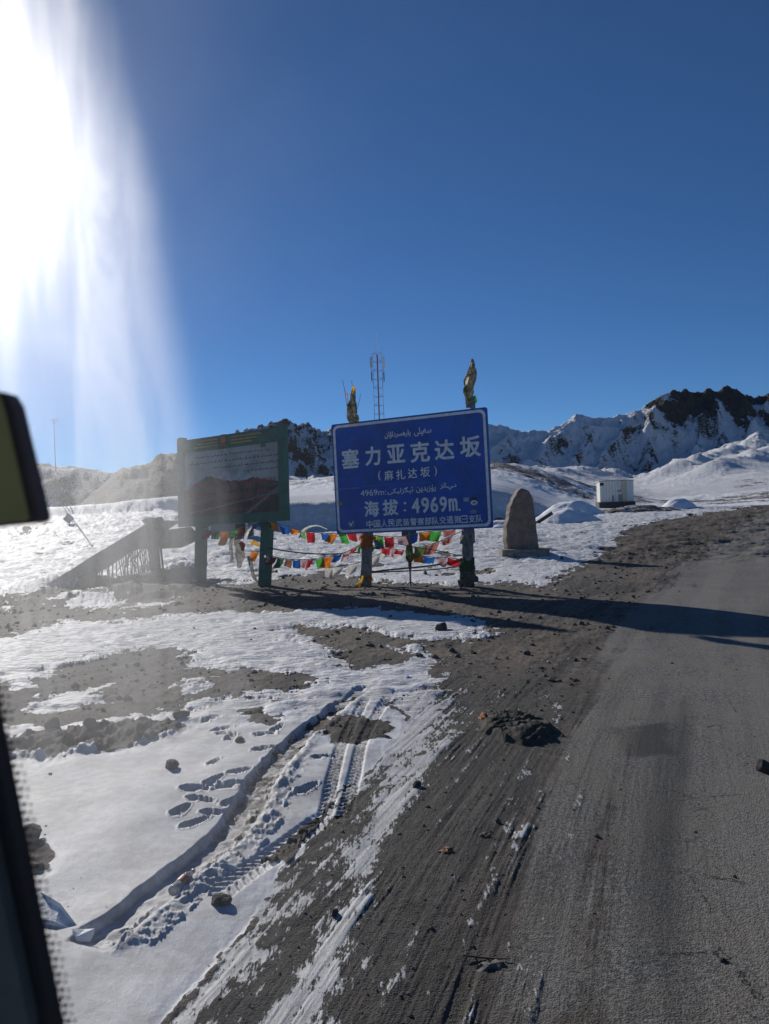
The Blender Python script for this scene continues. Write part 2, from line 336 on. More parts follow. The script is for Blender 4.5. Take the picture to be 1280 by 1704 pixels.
        z[m] -= ((.030 + .012 * (ay < -.04)) * sst(1.10, .90, e + (vn(X[m] * 40, Y[m] * 40, 9) - .5) * .25) - .01 * np.exp(-((e - 1.18) / .1) ** 2)) - .005 * (e < .9) * np.sin(ay * 2 * PI / .03)
    # wheel streaks in the mud
    z = z - .02 * (1 - snow) * (Y < 20) * np.exp(-((flow - (-.62)) / .10) ** 2) * (1 - road)
    dark = np.exp(-((flow - (.05 + .2 * np.sin(Y * .3))) / .16) ** 2) * .5 * (Y < 14)
    mud = mud + dark
    lane = fbm(flow * 1.5 + 3.3, Y * .10, 3, 151); mud = mud + road * (lane - .5) * 2.6 + np.exp(-((flow - (.42 + .05 * np.sin(Y))) / .13) ** 2) * .45 * (Y < 9)
    soil = soil + .34 * sst(.2, 1.5, s) * (Y < 9.6) * (U < 640) * (1 - thinr) + sst(.5, .8, fbm(X * 1.2, Y * 1.2, 4, 141, .6)) * .15
    patch = poly_sdf(wx * .5 + X * .5, wy * .5 + Y * .5, gp([(1015, 1212), (1110, 1205), (1118, 1255), (1022, 1262)]))
    mud = np.where(road > .5, np.clip(mud * .5 + .42 * sst(.05, -.12, patch), 0, 1), mud)
    global TRACK; TRACK = track
    return z, snow, road, np.clip(mud, 0, 1), np.clip(soil, 0, 1)
def gz(x, y):
    X = np.array([float(x)]); Y = np.array([float(y)])
    return float(near(X, Y)[0][0]) if y < 75 else float(mountains(X, Y)[0][0])
print('helpers ready')

# ------------------------------------------------------------------ materials
def nm(name):
    m = bpy.data.materials.new(name); m.use_nodes = True; t = m.node_tree; t.nodes.clear()
    o = t.nodes.new('ShaderNodeOutputMaterial'); b = t.nodes.new('ShaderNodeBsdfPrincipled'); t.links.new(b.outputs[0], o.inputs[0])
    return m, t, b, o
class N:
    def __init__(s, t): s.t = t
    def __call__(s, typ, **k):
        n = s.t.nodes.new('ShaderNode' + typ)
        for a, v in k.items():
            if hasattr(n, a) and not a[0].isupper(): setattr(n, a, v)
            else: n.inputs[a.replace('_', ' ')].default_value = v
        return n
    def l(s, a, b): s.t.links.new(a, b)
    def coord(s): return s('TexCoord').outputs['Object']
    def noise(s, vec, scale, detail=4, rough=.6, dist=0):
        n = s('TexNoise'); n.inputs['Scale'].default_value = scale; n.inputs['Detail'].default_value = detail; n.inputs['Roughness'].default_value = rough
        n.inputs['Distortion'].default_value = dist; s.l(vec, n.inputs['Vector']); return n.outputs[0]
    def vor(s, vec, scale, feat='F1'):
        n = s('TexVoronoi'); n.feature = feat; n.inputs['Scale'].default_value = scale; s.l(vec, n.inputs['Vector']); return n
    def m(s, op, a, b=None, c=None, clamp=False):
        n = s('Math', operation=op); n.use_clamp = clamp
        for i, x in enumerate((a, b, c)):
            if x is None: continue
            if isinstance(x, (int, float)): n.inputs[i].default_value = x
            else: s.l(x, n.inputs[i])
        return n.outputs[0]
    def ramp(s, x, a, b, lo=0., hi=1.):
        n = s('MapRange'); n.interpolation_type = 'SMOOTHSTEP'
        s.l(x, n.inputs[0]); n.inputs[1].default_value = a; n.inputs[2].default_value = b; n.inputs[3].default_value = lo; n.inputs[4].default_value = hi; return n.outputs[0]
    def mix(s, f, a, b):
        n = s('Mix', data_type='RGBA')
        for sock, x in ((n.inputs[0], f), (n.inputs[6], a), (n.inputs[7], b)):
            if isinstance(x, (int, float)): sock.default_value = x
            elif isinstance(x, tuple): sock.default_value = (*x, 1) if len(x) == 3 else x
            else: s.l(x, sock)
        return n.outputs[2]
    def scale(s, vec, v):
        n = s('Mapping'); s.l(vec, n.inputs[0]); n.inputs['Scale'].default_value = v; return n.outputs[0]
    def bump(s, h, dist, strength=1., nrm=None):
        n = s('Bump'); n.inputs['Distance'].default_value = dist; n.inputs['Strength'].default_value = strength; s.l(h, n.inputs['Height'])
        if nrm is not None: s.l(nrm, n.inputs['Normal'])
        return n.outputs[0]

def ground_material():
    m, t, b, o = nm('roadside_ground'); n = N(t); P = n.coord()
    a = n('Attribute', attribute_name='mask'); sep = n('SeparateColor'); n.l(a.outputs['Color'], sep.inputs[0])
    snow, road, mud = sep.outputs; soil = a.outputs['Alpha']
    fine = n.noise(P, 38, 6, .7); mid = n.noise(P, 9, 5, .65); big = n.noise(P, 1.3, 4, .6); grit = n.vor(P, 95); grit2 = n.vor(P, 34)
    # dirt
    dirt = n.mix(n.ramp(mid, .35, .65), (.05, .042, .035), (.18, .15, .12))
    dirt = n.mix(n.ramp(big, .4, .62, 0, .55), dirt, (.175, .135, .100)); dirt = n.mix(n.ramp(n.noise(P, 2.1, 5, .7), .5, .66, 0, .7), dirt, (.05, .044, .038))
    peb = n.ramp(grit2.outputs['Distance'], .0, .33, 1, 0); pc = n('HueSaturation'); 
    dirt = n.mix(n.m('MULTIPLY', peb, n.ramp(fine, .5, .62)), dirt, (.19, .175, .16))
    dirt = n.mix(n.ramp(mud, .44, .68, 0, .85), dirt, (.036, .035, .034))
    # asphalt
    asp = n.mix(n.ramp(fine, .38, .62), (.070, .067, .062), (.26, .246, .222))
    asp = n.mix(n.ramp(grit.outputs['Distance'], .05, .5, .55, 0), asp, (.34, .33, .31))
    asp = n.mix(n.ramp(big, .42, .6, 0, .55), asp, (.20, .178, .145))
    fc_ = n.vor(P, 7.5, 'DISTANCE_TO_EDGE'); asp = n.mix(n.m('MULTIPLY', n.ramp(n.m('ADD', fc_.outputs['Distance'], n.m('MULTIPLY', n.m('SUBTRACT', n.noise(P, 30, 3), .5), .10)), 0, .035, 1, 0), n.ramp(n.noise(P, .7, 3), .48, .58, 0, .7)), asp, (.03, .03, .03))
    asp = n.mix(n.ramp(mud, .30, .95, 0, .85), asp, (.034, .035, .034)); asp = n.mix(n.ramp(mud, .22, .0, 0, .35), asp, (.25, .235, .205))
    cr = n.vor(n.scale(P, (1, .8, 1)), 1.15, 'DISTANCE_TO_EDGE'); wob = n.m('ADD', cr.outputs['Distance'], n.m('MULTIPLY', n.m('SUBTRACT', n.noise(P, 14, 4), .5), .10))
    crack = n.m('MULTIPLY', n.ramp(n.m('ABSOLUTE', wob), 0, .006, 1, 0), n.ramp(n.noise(P, .9, 2), .5, .6))
    asp = n.mix(n.m('MULTIPLY', crack, .85), asp, (.02, .02, .02))
    base = n.mix(n.ramp(n.m('ADD', road, n.m('MULTIPLY', n.m('SUBTRACT', mid, .5), .9)), .35, .65), dirt, asp)
    # snow
    sn = n.m('ADD', snow, n.m('MULTIPLY', n.m('SUBTRACT', n.noise(P, 26, 5, .75), .5), .75))
    tk = n('Attribute', attribute_name='track').outputs['Fac']; rot = n('Mapping'); n.l(P, rot.inputs[0]); rot.inputs['Rotation'].default_value = (0, 0, math.radians(17)); rot.inputs['Scale'].default_value = (1, .13, 1)
    stk = n.noise(rot.outputs[0], 46, 6, .75); stk2 = n.noise(rot.outputs[0], 130, 3, .7)
    sn = n.m('ADD', sn, n.m('MULTIPLY', tk, n.m('ADD', n.m('MULTIPLY', n.m('SUBTRACT', stk, .5), 2.4), n.m('MULTIPLY', n.m('SUBTRACT', stk2, .5), 1.0))))
    sn = n.m('SUBTRACT', sn, n.m('MULTIPLY', tk, .06))
    sf = n.ramp(sn, .44, .60)
    base = n.mix(n.m('MULTIPLY', n.m('MULTIPLY', tk, n.m('SUBTRACT', 1, road)), .8), base, n.mix(n.ramp(n.m('ADD', fine, n.m('MULTIPLY', n.m('SUBTRACT', stk, .5), .8)), .36, .66), (.034, .033, .031), n.mix(n.ramp(mud, .35, .6), (.105, .100, .090), (.048, .046, .044))))
    scol = n.mix(n.ramp(n.noise(P, 2.2, 5, .6), .34, .66, 0, .55), (.76, .765, .775), (.52, .505, .485))
    scol = n.mix(n.m('MULTIPLY', soil, n.ramp(n.noise(P, 11, 5, .7), .38, .60, .35, 1)), scol, (.17, .15, .125))
    spk = n.m('MULTIPLY', n.ramp(n.noise(P, 60, 3, .6), .66, .70), n.ramp(n.noise(P, 3, 3, .6), .50, .62))
    scol = n.mix(n.m('MULTIPLY', tk, n.ramp(stk2, .35, .65, .25, .65)), scol, (.30, .29, .27))
    scol = n.mix(n.m('MULTIPLY', spk, .8), scol, (.12, .105, .09))
    col = n.mix(sf, base, scol)
    n.l(col, b.inputs['Base Color'])
    n.l(n.ramp(sf, 0, 1, .88, .62), b.inputs['Roughness']); b.inputs['Specular IOR Level'].default_value = .25
    hgt = n.m('ADD', n.m('MULTIPLY', fine, n.ramp(sf, 0, 1, 1., .25)), n.m('MULTIPLY', grit.outputs['Distance'], n.ramp(sf, 0, 1, -.5, 0)))
    hgt = n.m('ADD', hgt, n.m('MULTIPLY', sf, .7))
    hgt = n.m('SUBTRACT', hgt, n.m('MULTIPLY', n.m('MULTIPLY', crack, road), .8))
    py = n('SeparateXYZ'); n.l(P, py.inputs[0]); dunes = n.noise(n.scale(P, (1, 2.6, 1)), 4.5, 5, .62)
    nb = n.bump(n.m('MULTIPLY', n.m('MULTIPLY', dunes, sf), n.ramp(py.outputs[1], 7.5, 12, 0, 1)), .10, 1.)
    nb = n.bump(hgt, .012, 1., nb)
    nb = n.bump(n.m('MULTIPLY', n.noise(P, 190, 3, .6), 1.), .0022, 1., nb)
    n.l(nb, b.inputs['Normal'])
    return m
def mountain_material():
    m, t, b, o = nm('mountain_rock_and_snow'); n = N(t); P = n.coord()
    a = n('Attribute', attribute_name='mask'); sep = n('SeparateColor'); n.l(a.outputs['Color'], sep.inputs[0])
    rock, dist, tone = sep.outputs
    geo = n('NewGeometry'); sx = n('SeparateXYZ'); n.l(geo.outputs['Normal'], sx.inputs[0])
    f1 = n.noise(P, .05, 8, .72); f2 = n.noise(P, .35, 6, .7); f3 = n.noise(n.scale(P, (1, 1, 2.5)), .14, 8, .75)
    steep = n.ramp(sx.outputs[2], .86, .55, 0, .30)
    v = n.m('ADD', rock, n.m('ADD', steep, n.m('MULTIPLY', n.m('SUBTRACT', f3, .5), 1.1)))
    v = n.m('ADD', v, n.m('MULTIPLY', n.m('SUBTRACT', f2, .5), .55))
    rf = n.ramp(v, .50, .60)
    rc = n.mix(n.ramp(f2, .35, .65), (.045, .038, .033), (.15, .122, .098))
    rc = n.mix(n.ramp(f1, .42, .6, 0, .7), rc, (.14, .095, .068))
    scol = n.mix(n.ramp(f2, .35, .8, 0, .25), (.80, .81, .83), (.62, .60, .58))
    n.l(n.mix(rf, scol, rc), b.inputs['Base Color']); b.inputs['Roughness'].default_value = .8; b.inputs['Specular IOR Level'].default_value = .15
    k1 = n.bump(f3, 5.5, .8); k2 = n.bump(n.m('MULTIPLY', f2, n.ramp(rf, 0, 1, .25, 1)), 1.6, .9, k1)
    n.l(k2, b.inputs['Normal']); return m
def hill_material():
    m, t, b, o = nm('hill_snow'); n = N(t); P = n.coord()
    a = n('Attribute', attribute_name='mask'); sep = n('SeparateColor'); n.l(a.outputs['Color'], sep.inputs[0])
    f1 = n.noise(n.scale(P, (.6, 1, 1)), .55, 8, .75); f2 = n.noise(n.scale(P, (1, .5, 1)), 2.6, 5, .7)
    v = n.m('ADD', sep.outputs[0], n.m('ADD', n.m('MULTIPLY', n.m('SUBTRACT', f1, .5), 1.3), n.m('MULTIPLY', n.m('SUBTRACT', f2, .5), 1.1)))
    rf = n.ramp(v, .44, .52)
    rc = n.mix(n.ramp(f2, .35, .65), (.05, .043, .037), (.16, .135, .11))
    n.l(n.mix(rf, (.80, .81, .83), rc), b.inputs['Base Color']); b.inputs['Roughness'].default_value = .75; b.inputs['Specular IOR Level'].default_value = .2
    n.l(n.bump(n.m('ADD', f1, n.m('MULTIPLY', f2, .4)), .35, .7), b.inputs['Normal']); return m
def plain(name, col, rough=.7, metal=0., var=.25, scale=6., bump=0., bscale=40., dirt=None, spec=.4, translucent=0.):
    m, t, b, o = nm(name); n = N(t); P = n.coord()
    f = n.noise(P, scale, 5, .65)
    c2 = tuple(x * (1 - var) for x in col); c1 = tuple(min(1, x * (1 + var * .6)) for x in col)
    c = n.mix(n.ramp(f, .35, .65), c2, c1)
    if dirt: c = n.mix(n.ramp(n.noise(P, scale * .6 + .7, 6, .7), .48, .66, 0, dirt[3]), c, tuple(dirt[:3]))
    n.l(c, b.inputs['Base Color']); b.inputs['Roughness'].default_value = rough; b.inputs['Metallic'].default_value = metal; b.inputs['Specular IOR Level'].default_value = spec
    if bump: n.l(n.bump(n.noise(P, bscale, 5, .65), bump, 1.), b.inputs['Normal'])
    if translucent:
        tr = n('BsdfTranslucent'); n.l(c, tr.inputs[0]); mx = n('MixShader'); mx.inputs[0].default_value = translucent
        n.l(b.outputs[0], mx.inputs[1]); n.l(tr.outputs[0], mx.inputs[2]); n.l(mx.outputs[0], o.inputs[0])
    return m
M = {}
M['ground'] = ground_material(); M['mountain'] = mountain_material(); M['hill'] = hill_material()

# ------------------------------------------------------------------ object helpers
def tag(o, label=None, cat=None, group=None, kind=None):
    if label: o['label'] = label
    if cat: o['category'] = cat
    if group: o['group'] = group
    if kind: o['kind'] = kind
    return o
def empty(name, loc, label, cat, group=None):
    o = bpy.data.objects.new(name, None); C.objects.link(o); o.location = loc; o.empty_display_size = .2
    return tag(o, label, cat, group)
def link(name, me, mat, parent=None):
    o = bpy.data.objects.new(name, me); C.objects.link(o)
    if mat is not None and not me.materials: me.materials.append(mat)
    if parent is not None:
        o.parent = parent
        q = parent; off = Vector((0, 0, 0))
        while q is not None: off = off + q.location; q = q.parent
        o.location = -off                         # vertices are written in world coordinates
    return o
class MB:
    def __init__(s): s.v = []; s.f = []
    def add(s, v, f):
        k = len(s.v); s.v += [tuple(p) for p in v]; s.f += [tuple(i + k for i in q) for q in f]; return s
    def box(s, c, sx, sy, sz, R=None):
        R = R or Matrix.Identity(3); c = Vector(c)
        v = [c + R @ Vector((x * sx / 2, y * sy / 2, z * sz / 2)) for x in (-1, 1) for y in (-1, 1) for z in (-1, 1)]
        return s.add(v, [(0, 1, 3, 2), (4, 6, 7, 5), (0, 4, 5, 1), (2, 3, 7, 6), (0, 2, 6, 4), (1, 5, 7, 3)])
    def quad(s, a, b, c, d): return s.add([a, b, c, d], [(0, 1, 2, 3)])
    def tube(s, pts, r, n=8, caps=True):
        pts = [Vector(p) for p in pts]; rs = r if isinstance(r, (list, tuple)) else [r] * len(pts); rings = []
        t0 = (pts[1] - pts[0]).normalized(); ref = Vector((0, 0, 1)) if abs(t0.z) < .9 else Vector((1, 0, 0))
        for i, p in enumerate(pts):
            t = (pts[min(i + 1, len(pts) - 1)] - pts[max(i - 1, 0)]).normalized()
            a = t.cross(ref).normalized(); b = t.cross(a)
            rings.append([p + (a * math.cos(2 * PI * k / n) + b * math.sin(2 * PI * k / n)) * rs[i] for k in range(n)])
        v = [q for rg in rings for q in rg]; f = []
        for i in range(len(pts) - 1):
            for k in range(n): f.append((i * n + k, i * n + (k + 1) % n, (i + 1) * n + (k + 1) % n, (i + 1) * n + k))
        if caps: f.append(tuple(range(n))[::-1]); f.append(tuple((len(pts) - 1) * n + k for k in range(n)))
        return s.add(v, f)
    def prism(s, poly, ex):
        """poly: list of 3D points, ex: extrusion vector"""
        n = len(poly); P = [Vector(p) for p in poly]; Q = [p + ex for p in P]
        return s.add(P + Q, [tuple(range(n))[::-1], tuple(range(n, 2 * n))] + [(i, (i + 1) % n, n + (i + 1) % n, n + i) for i in range(n)])
    def build(s, name, mat, parent=None, smooth=False, bevel=0):
        me = bpy.data.meshes.new(name); me.from_pydata(s.v, [], s.f)
        bm = bmesh.new(); bm.from_mesh(me); bmesh.ops.recalc_face_normals(bm, faces=bm.faces)
        if bevel: bmesh.ops.bevel(bm, geom=list(bm.edges), offset=bevel, segments=1, affect='EDGES')
        bm.to_mesh(me); bm.free()
        if smooth: me.polygons.foreach_set('use_smooth', [True] * len(me.polygons))
        me.update(); return link(name, me, mat, parent)
def grid_mesh(name, X, Y, Z, attr, mat, sel=None, extra=None):
    R, K = X.shape; idx = np.arange(R * K).reshape(R, K)
    q = np.stack([idx[:-1, :-1], idx[:-1, 1:], idx[1:, 1:], idx[1:, :-1]], -1).reshape(-1, 4)
    if sel is not None: q = q[sel.reshape(-1)]
    if not len(q): return None
    used = np.unique(q); remap = np.full(R * K, -1, np.int64); remap[used] = np.arange(len(used)); q = remap[q]
    co = np.stack([X.ravel(), Y.ravel(), Z.ravel()], -1)[used].astype(np.float32)
    me = bpy.data.meshes.new(name); me.vertices.add(len(used)); me.vertices.foreach_set('co', co.ravel())
    me.loops.add(len(q) * 4); me.loops.foreach_set('vertex_index', q.ravel().astype(np.int32))
    me.polygons.add(len(q)); me.polygons.foreach_set('loop_start', np.arange(0, len(q) * 4, 4, dtype=np.int32)); me.polygons.foreach_set('loop_total', np.full(len(q), 4, np.int32))
    me.polygons.foreach_set('use_smooth', np.ones(len(q), bool)); me.update(calc_edges=True)
    at_ = me.attributes.new('mask', 'FLOAT_COLOR', 'POINT'); at_.data.foreach_set('color', attr.reshape(-1, 4)[used].astype(np.float32).ravel())
    if extra is not None:
        e_ = me.attributes.new('track', 'FLOAT', 'POINT'); e_.data.foreach_set('value', extra.reshape(-1)[used].astype(np.float32))
    return link(name, me, mat)

# ------------------------------------------------------------------ build the land
rows = np.concatenate([2944 / np.arange(1250, 110, -1.7), 2944 / np.arange(110, 39.3, -.42), [75.0]])
cols = np.arange(-330, 1611, 1.8)
Yg, Ug = np.meshgrid(rows, cols, indexing='ij'); Xg = (Ug - 640) / F * Yg
z, snow, road, mud, soil = near(Xg.ravel(), Yg.ravel())
z = z.reshape(Xg.shape); tr_ = TRACK.copy()
attr = np.stack([snow, road, mud, soil], -1)
fc = lambda a: (a.reshape(Xg.shape)[:-1, :-1] + a.reshape(Xg.shape)[1:, 1:]) / 2
isroad = fc(road) > .5; issnow = (fc(snow) > .5) & ~isroad
tag(grid_mesh('road', Xg, Yg, z, attr, M['ground'], isroad, tr_), kind='structure')
tag(grid_mesh('snow', Xg, Yg, z, attr, M['ground'], issnow, tr_), kind='structure')
tag(grid_mesh('ground', Xg, Yg, z, attr, M['ground'], ~isroad & ~issnow, tr_), kind='structure')
zlast = z[-1].copy()
rows2 = np.concatenate([75 * np.exp(np.linspace(0, math.log(260 / 75), 120)), 260 * np.exp(np.linspace(0, math.log(1700 / 260), 150))[1:], np.linspace(1700, 2350, 190)[1:], np.linspace(2350, 3600, 20)[1:]])
cols2 = cols[::1]
Y2, U2 = np.meshgrid(rows2, cols2, indexing='ij'); X2 = (U2 - 640) / F * Y2
z2, rk = mountains(X2.ravel(), Y2.ravel()); z2 = z2.reshape(X2.shape); z2[0] = zlast
a2 = np.stack([rk, Y2.ravel() / 2000, rk * 0, rk * 0 + 1], -1)
fy = (Y2[:-1, :-1] + Y2[1:, 1:]) / 2; fu = (U2[:-1, :-1] + U2[1:, 1:]) / 2
tag(grid_mesh('snowy_hill', X2, Y2, z2, a2, M['hill'], fy < 300), kind='structure')
tag(grid_mesh('mountain_ridge', X2, Y2, z2, a2, M['mountain'], (fy >= 300) & (fu < 345)), kind='structure')
tag(grid_mesh('mountain', X2, Y2, z2, a2, M['mountain'], (fy >= 300) & (fu >= 345)), kind='structure')
pl = MB(); n = 48
for r0, r1 in ((0.01, 60), (60, 400), (400, 9000)):
    pl.add([(math.cos(2 * PI * k / n) * r, math.sin(2 * PI * k / n) * r, -1.4 if r < 8000 else -30) for r in (r0, r1) for k in range(n)], [(k, (k + 1) % n, n + (k + 1) % n, n + k) for k in range(n)])
tag(pl.build('terrain', plain('distant_ground', (.34, .33, .32), .9, var=.5, scale=.02)), kind='structure')
print('land built', sum(len(o.data.polygons) for o in C.objects if o.type == 'MESH'))

# ------------------------------------------------------------------ materials of the things
def steel(name, col, **k): return plain(name, col, rough=.5, var=.3, **k)
M['sign_blue'] = plain('sign_blue', (.003, .092, .43), .45, var=.22, scale=1.6, dirt=(.02, .13, .36, .5), spec=.3, bump=.03, bscale=1.3)
M['sign_white'] = plain('sign_white', (.84, .84, .82), .6, var=.16, scale=7, spec=.2)
M['sign_back'] = plain('aluminium', (.30, .31, .32), .5, var=.2)
M['post_grey'] = plain('weathered_post', (.22, .205, .185), .85, var=.5, scale=5, bump=.01, bscale=30)
M['green_paint'] = plain('green_paint', (.010, .13, .085), .55, var=.28, scale=3, dirt=(.05, .13, .10, .4), bump=.004, bscale=60)
M['print_grey'] = plain('print_sky', (.38, .40, .38), .6, var=.25, scale=1.5)
M['print_brown'] = plain('print_hill', (.125, .085, .068), .6, var=.5, scale=3.2)
M['print_dark'] = plain('print_field', (.035, .047, .036), .6, var=.4, scale=3)
M['print_road'] = plain('print_road', (.17, .18, .17), .6, var=.2)
M['print_snow'] = plain('print_snow', (.42, .44, .46), .6, var=.3, scale=6)
M['print_red'] = plain('print_red', (.45, .08, .065), .6, var=.3)
M['print_maroon'] = plain('print_maroon', (.17, .045, .04), .6, var=.3)
M['gold'] = plain('gold_paint', (.42, .26, .06), .55, var=.2)
M['emblem'] = plain('emblem_red', (.36, .09, .04), .55, var=.4, scale=14)
M['rope'] = plain('rope', (.10, .058, .042), .9, var=.4, scale=20)
M['cord_pale'] = plain('pale_cord', (.35, .31, .26), .9, var=.4)
M['stone'] = plain('granite', (.215, .165, .125), .85, var=.28, scale=4, bump=.018, bscale=16)
M['concrete'] = plain('concrete', (.24, .215, .185), .9, var=.35, scale=4, bump=.01)
M['rock'] = plain('rock', (.105, .088, .073), .9, var=.5, scale=5, bump=.02, bscale=22)
M['rock_dark'] = plain('dark_rock', (.045, .04, .037), .9, var=.5, scale=6, bump=.02, bscale=22)
M['white_paint'] = plain('white_cladding', (.82, .80, .72), .5, var=.07, scale=2, dirt=(.5, .42, .30, .25))
M['beige_paint'] = plain('cream_cladding', (.62, .55, .40), .5, var=.1)
M['grey_metal'] = steel('grey_metal', (.22, .22, .22))
M['red_metal'] = plain('tower_red', (.30, .10, .075), .6, var=.3)
M['pale_metal'] = plain('tower_pale', (.50, .49, .48), .6, var=.3)
M['antenna'] = plain('antenna_white', (.72, .72, .72), .5, var=.1)
M['dark'] = plain('black_rubber', (.012, .012, .013), .6, var=.2)
M['dark_wood'] = plain('dark_timber', (.07, .062, .055), .85, var=.4, scale=6)
M['grey_wood'] = plain('grey_boards', (.105, .10, .095), .85, var=.35, scale=5, bump=.01)
M['olive'] = plain('olive_plate', (.27, .23, .075), .75, var=.15, scale=6)
CL = {}
for nme, c in dict(red=(.52, .022, .030), dark_red=(.22, .022, .028), orange=(.72, .20, .015), yellow=(.62, .36, .03), green=(.08, .40, .055), dark_green=(.035, .14, .055), blue=(.012, .115, .40), dark_blue=(.010, .05, .13),
                   pink=(.62, .38, .37), white=(.62, .60, .54), salmon=(.42, .15, .11), brown=(.26, .11, .06), olive=(.12, .17, .045), grey=(.34, .32, .29)).items():
    CL[nme] = plain('cloth_' + nme, c, .9, var=.22, scale=9, translucent=.5, spec=.1)

def plane_hit(px, py, p0, nrm):
    d = ray(px, py); o = Vector((0, 0, CAM_H)); return o + d * ((p0 - o).dot(nrm) / d.dot(nrm))
def text_data(s, off):
    c = bpy.data.curves.new('lettering', 'FONT'); c.body = s; c.offset = off; c.resolution_u = 4
    o = bpy.data.objects.new('lettering', c); C.objects.link(o); dg = bpy.context.evaluated_depsgraph_get()
    me = bpy.data.meshes.new_from_object(o.evaluated_get(dg)); bpy.data.objects.remove(o); bpy.data.curves.remove(c); return me

class Board:
    """a flat board standing in the place; s, t are metres right and up from its lower left corner"""
    def __init__(s, centre, z0, yaw, W, H, roll, lean):
        a = Vector((math.cos(yaw), math.sin(yaw), 0)); n = Vector((-math.sin(yaw), math.cos(yaw), 0))
        u = (Vector((0, 0, 1)) + n * lean).normalized()
        s.ax = a * math.cos(roll) + u * math.sin(roll); s.ay = -a * math.sin(roll) + u * math.cos(roll); s.n = s.ax.cross(s.ay)   # n points to the viewer side
        if s.n.y > 0: s.n = -s.n
        s.W = W; s.H = H; s.o = Vector((centre[0], centre[1], z0)) - s.ax * W / 2
    def p(s, x, y, out=0.): return s.o + s.ax * x + s.ay * y + s.n * out
    def loc(s, px, py):
        q = plane_hit(px, py, s.o, s.n) - s.o; return q.dot(s.ax), q.dot(s.ay)
    def slab(s, poly, out, th): return MB().prism([s.p(x, y, out) for x, y in poly], s.n * th)
    def text(s, string, x0, x1, y0, y1, off, mat, parent, out=.012, name='lettering', sq=0., bold=0.):
        me = text_data(string, off); v = np.zeros(len(me.vertices) * 3, np.float32); me.vertices.foreach_get('co', v); v = v.reshape(-1, 3)
        lo = v.min(0); hi = v.max(0); X = x0 + (v[:, 0] - lo[0]) / (hi[0] - lo[0]) * (x1 - x0); Y = y0 + (v[:, 1] - lo[1]) / (hi[1] - lo[1]) * (y1 - y0) + sq * (X - x0)
        sh = [(0, 0)] + ([(math.cos(k * PI / 4) * bold, math.sin(k * PI / 4) * bold) for k in range(8)] if bold else [])
        fs = [tuple(p.vertices) for p in me.polygons]; mb = MB()
        for k, (dx, dy) in enumerate(sh): mb.add([s.p(float(a) * 1 + dx, float(b) + dy, out + k * .0006) for a, b in zip(X, Y)], fs)
        bpy.data.meshes.remove(me); me = bpy.data.meshes.new(name); me.from_pydata(mb.v, [], mb.f); me.update()
        return link(name, me, mat, parent)
def rrect(x0, y0, x1, y1, r, n=5):
    out = []
    for cx, cy, a0 in ((x1 - r, y1 - r, 0), (x0 + r, y1 - r, 90), (x0 + r, y0 + r, 180), (x1 - r, y0 + r, 270)):
        for k in range(n + 1):
            a = math.radians(a0 + 90 * k / n); out.append((cx + r * math.cos(a), cy + r * math.sin(a)))
    return out
def disc(cx, cy, rx, ry=None, n=20): return [(cx + rx * math.cos(2 * PI * k / n), cy + (ry or rx) * math.sin(2 * PI * k / n)) for k in range(n)]

# ------------------------------------------------------------------ the blue pass sign
B = Board((.745, 22.0), 1.60, math.radians(-25.8), 4.88, 3.30, .021, .005)
base = Vector((.78, 22.4, gz(.78, 22.4)))
sign = empty('pass_sign', base, 'large blue road sign with white lettering and 4969m, on two grey posts', 'sign')
B.slab(rrect(0, 0, 4.88, 3.30, .06), -.05, .05).build('sign_panel', M['sign_blue'], sign)
ou = rrect(.05, .05, 4.83, 3.25, .16, 6); inn = rrect(.125, .125, 4.755, 3.175, .12, 6); bd = MB(); n = len(ou)
bd.add([B.p(x, y, .006) for x, y in ou + inn], [(i, (i + 1) % n, n + (i + 1) % n, n + i) for i in range(n)])
bd.build('white_border', M['sign_white'], sign)
K = 270 / 1280.0
def crop(x, y): return 550 + K * x, 680 + K * y
def put(sx, x0, x1, y0, y1, off, mat=None, out=.010, bold=0.):
    xm, ym = crop((x0 + x1) / 2, (y0 + y1) / 2); cx, cy = B.loc(xm, ym)
    lx, _ = B.loc(*crop(x0, (y0 + y1) / 2)); rx, _ = B.loc(*crop(x1, (y0 + y1) / 2))
    # crop boxes follow the tilted line of writing, so take off the height that the slope adds
    slope = .085 * (x1 - x0); _, ty = B.loc(*crop((x0 + x1) / 2, y0 + slope / 2)); _, by = B.loc(*crop((x0 + x1) / 2, y1 - slope / 2))
    bold = off; return B.text(sx, lx + bold, rx - bold, by + bold, ty - bold, 0, mat or M['sign_white'], sign, out, bold=bold)
for ch, x0, x1, y0, y1 in (('塞', 90, 228, 312, 477), ('力', 275, 397, 292, 455), ('亚', 447, 590, 277, 435), ('克', 630, 785, 253, 430), ('达', 822, 978, 237, 410), ('坂', 1022, 1187, 207, 390)):
    put(ch, x0, x1, y0, y1, .017)
for ch, x0, x1, y0, y1 in (('(', 378, 398, 490, 568), ('麻', 427, 499, 483, 570), ('扎', 520, 592, 478, 562), ('达', 612, 685, 467, 552), ('坂', 710, 788, 457, 543), (')', 822, 842, 455, 532)):
    put(ch, x0, x1, y0, y1, .006)
for ch, x0, x1, y0, y1 in (('海', 268, 385, 722, 858), ('拔', 412, 537, 710, 848), ('.', 580, 600, 735, 756), ('.', 580, 600, 791, 812), ('4', 642, 706, 702, 828), ('9', 717, 781, 697, 826), ('6', 790, 851, 694, 822), ('9', 862, 922, 690, 818), ('m', 934, 1004, 704, 812), ('.', 1010, 1030, 788, 808)):
    put(ch, x0, x1, y0, y1, .015)
for i, ch in enumerate('中国人民武装警察部队交通第三支队'):
    x = 285 + i * 57.6; y = 912 - i * 3.05
    put(ch, x, x + 52, y - 33, y + 31, .004)
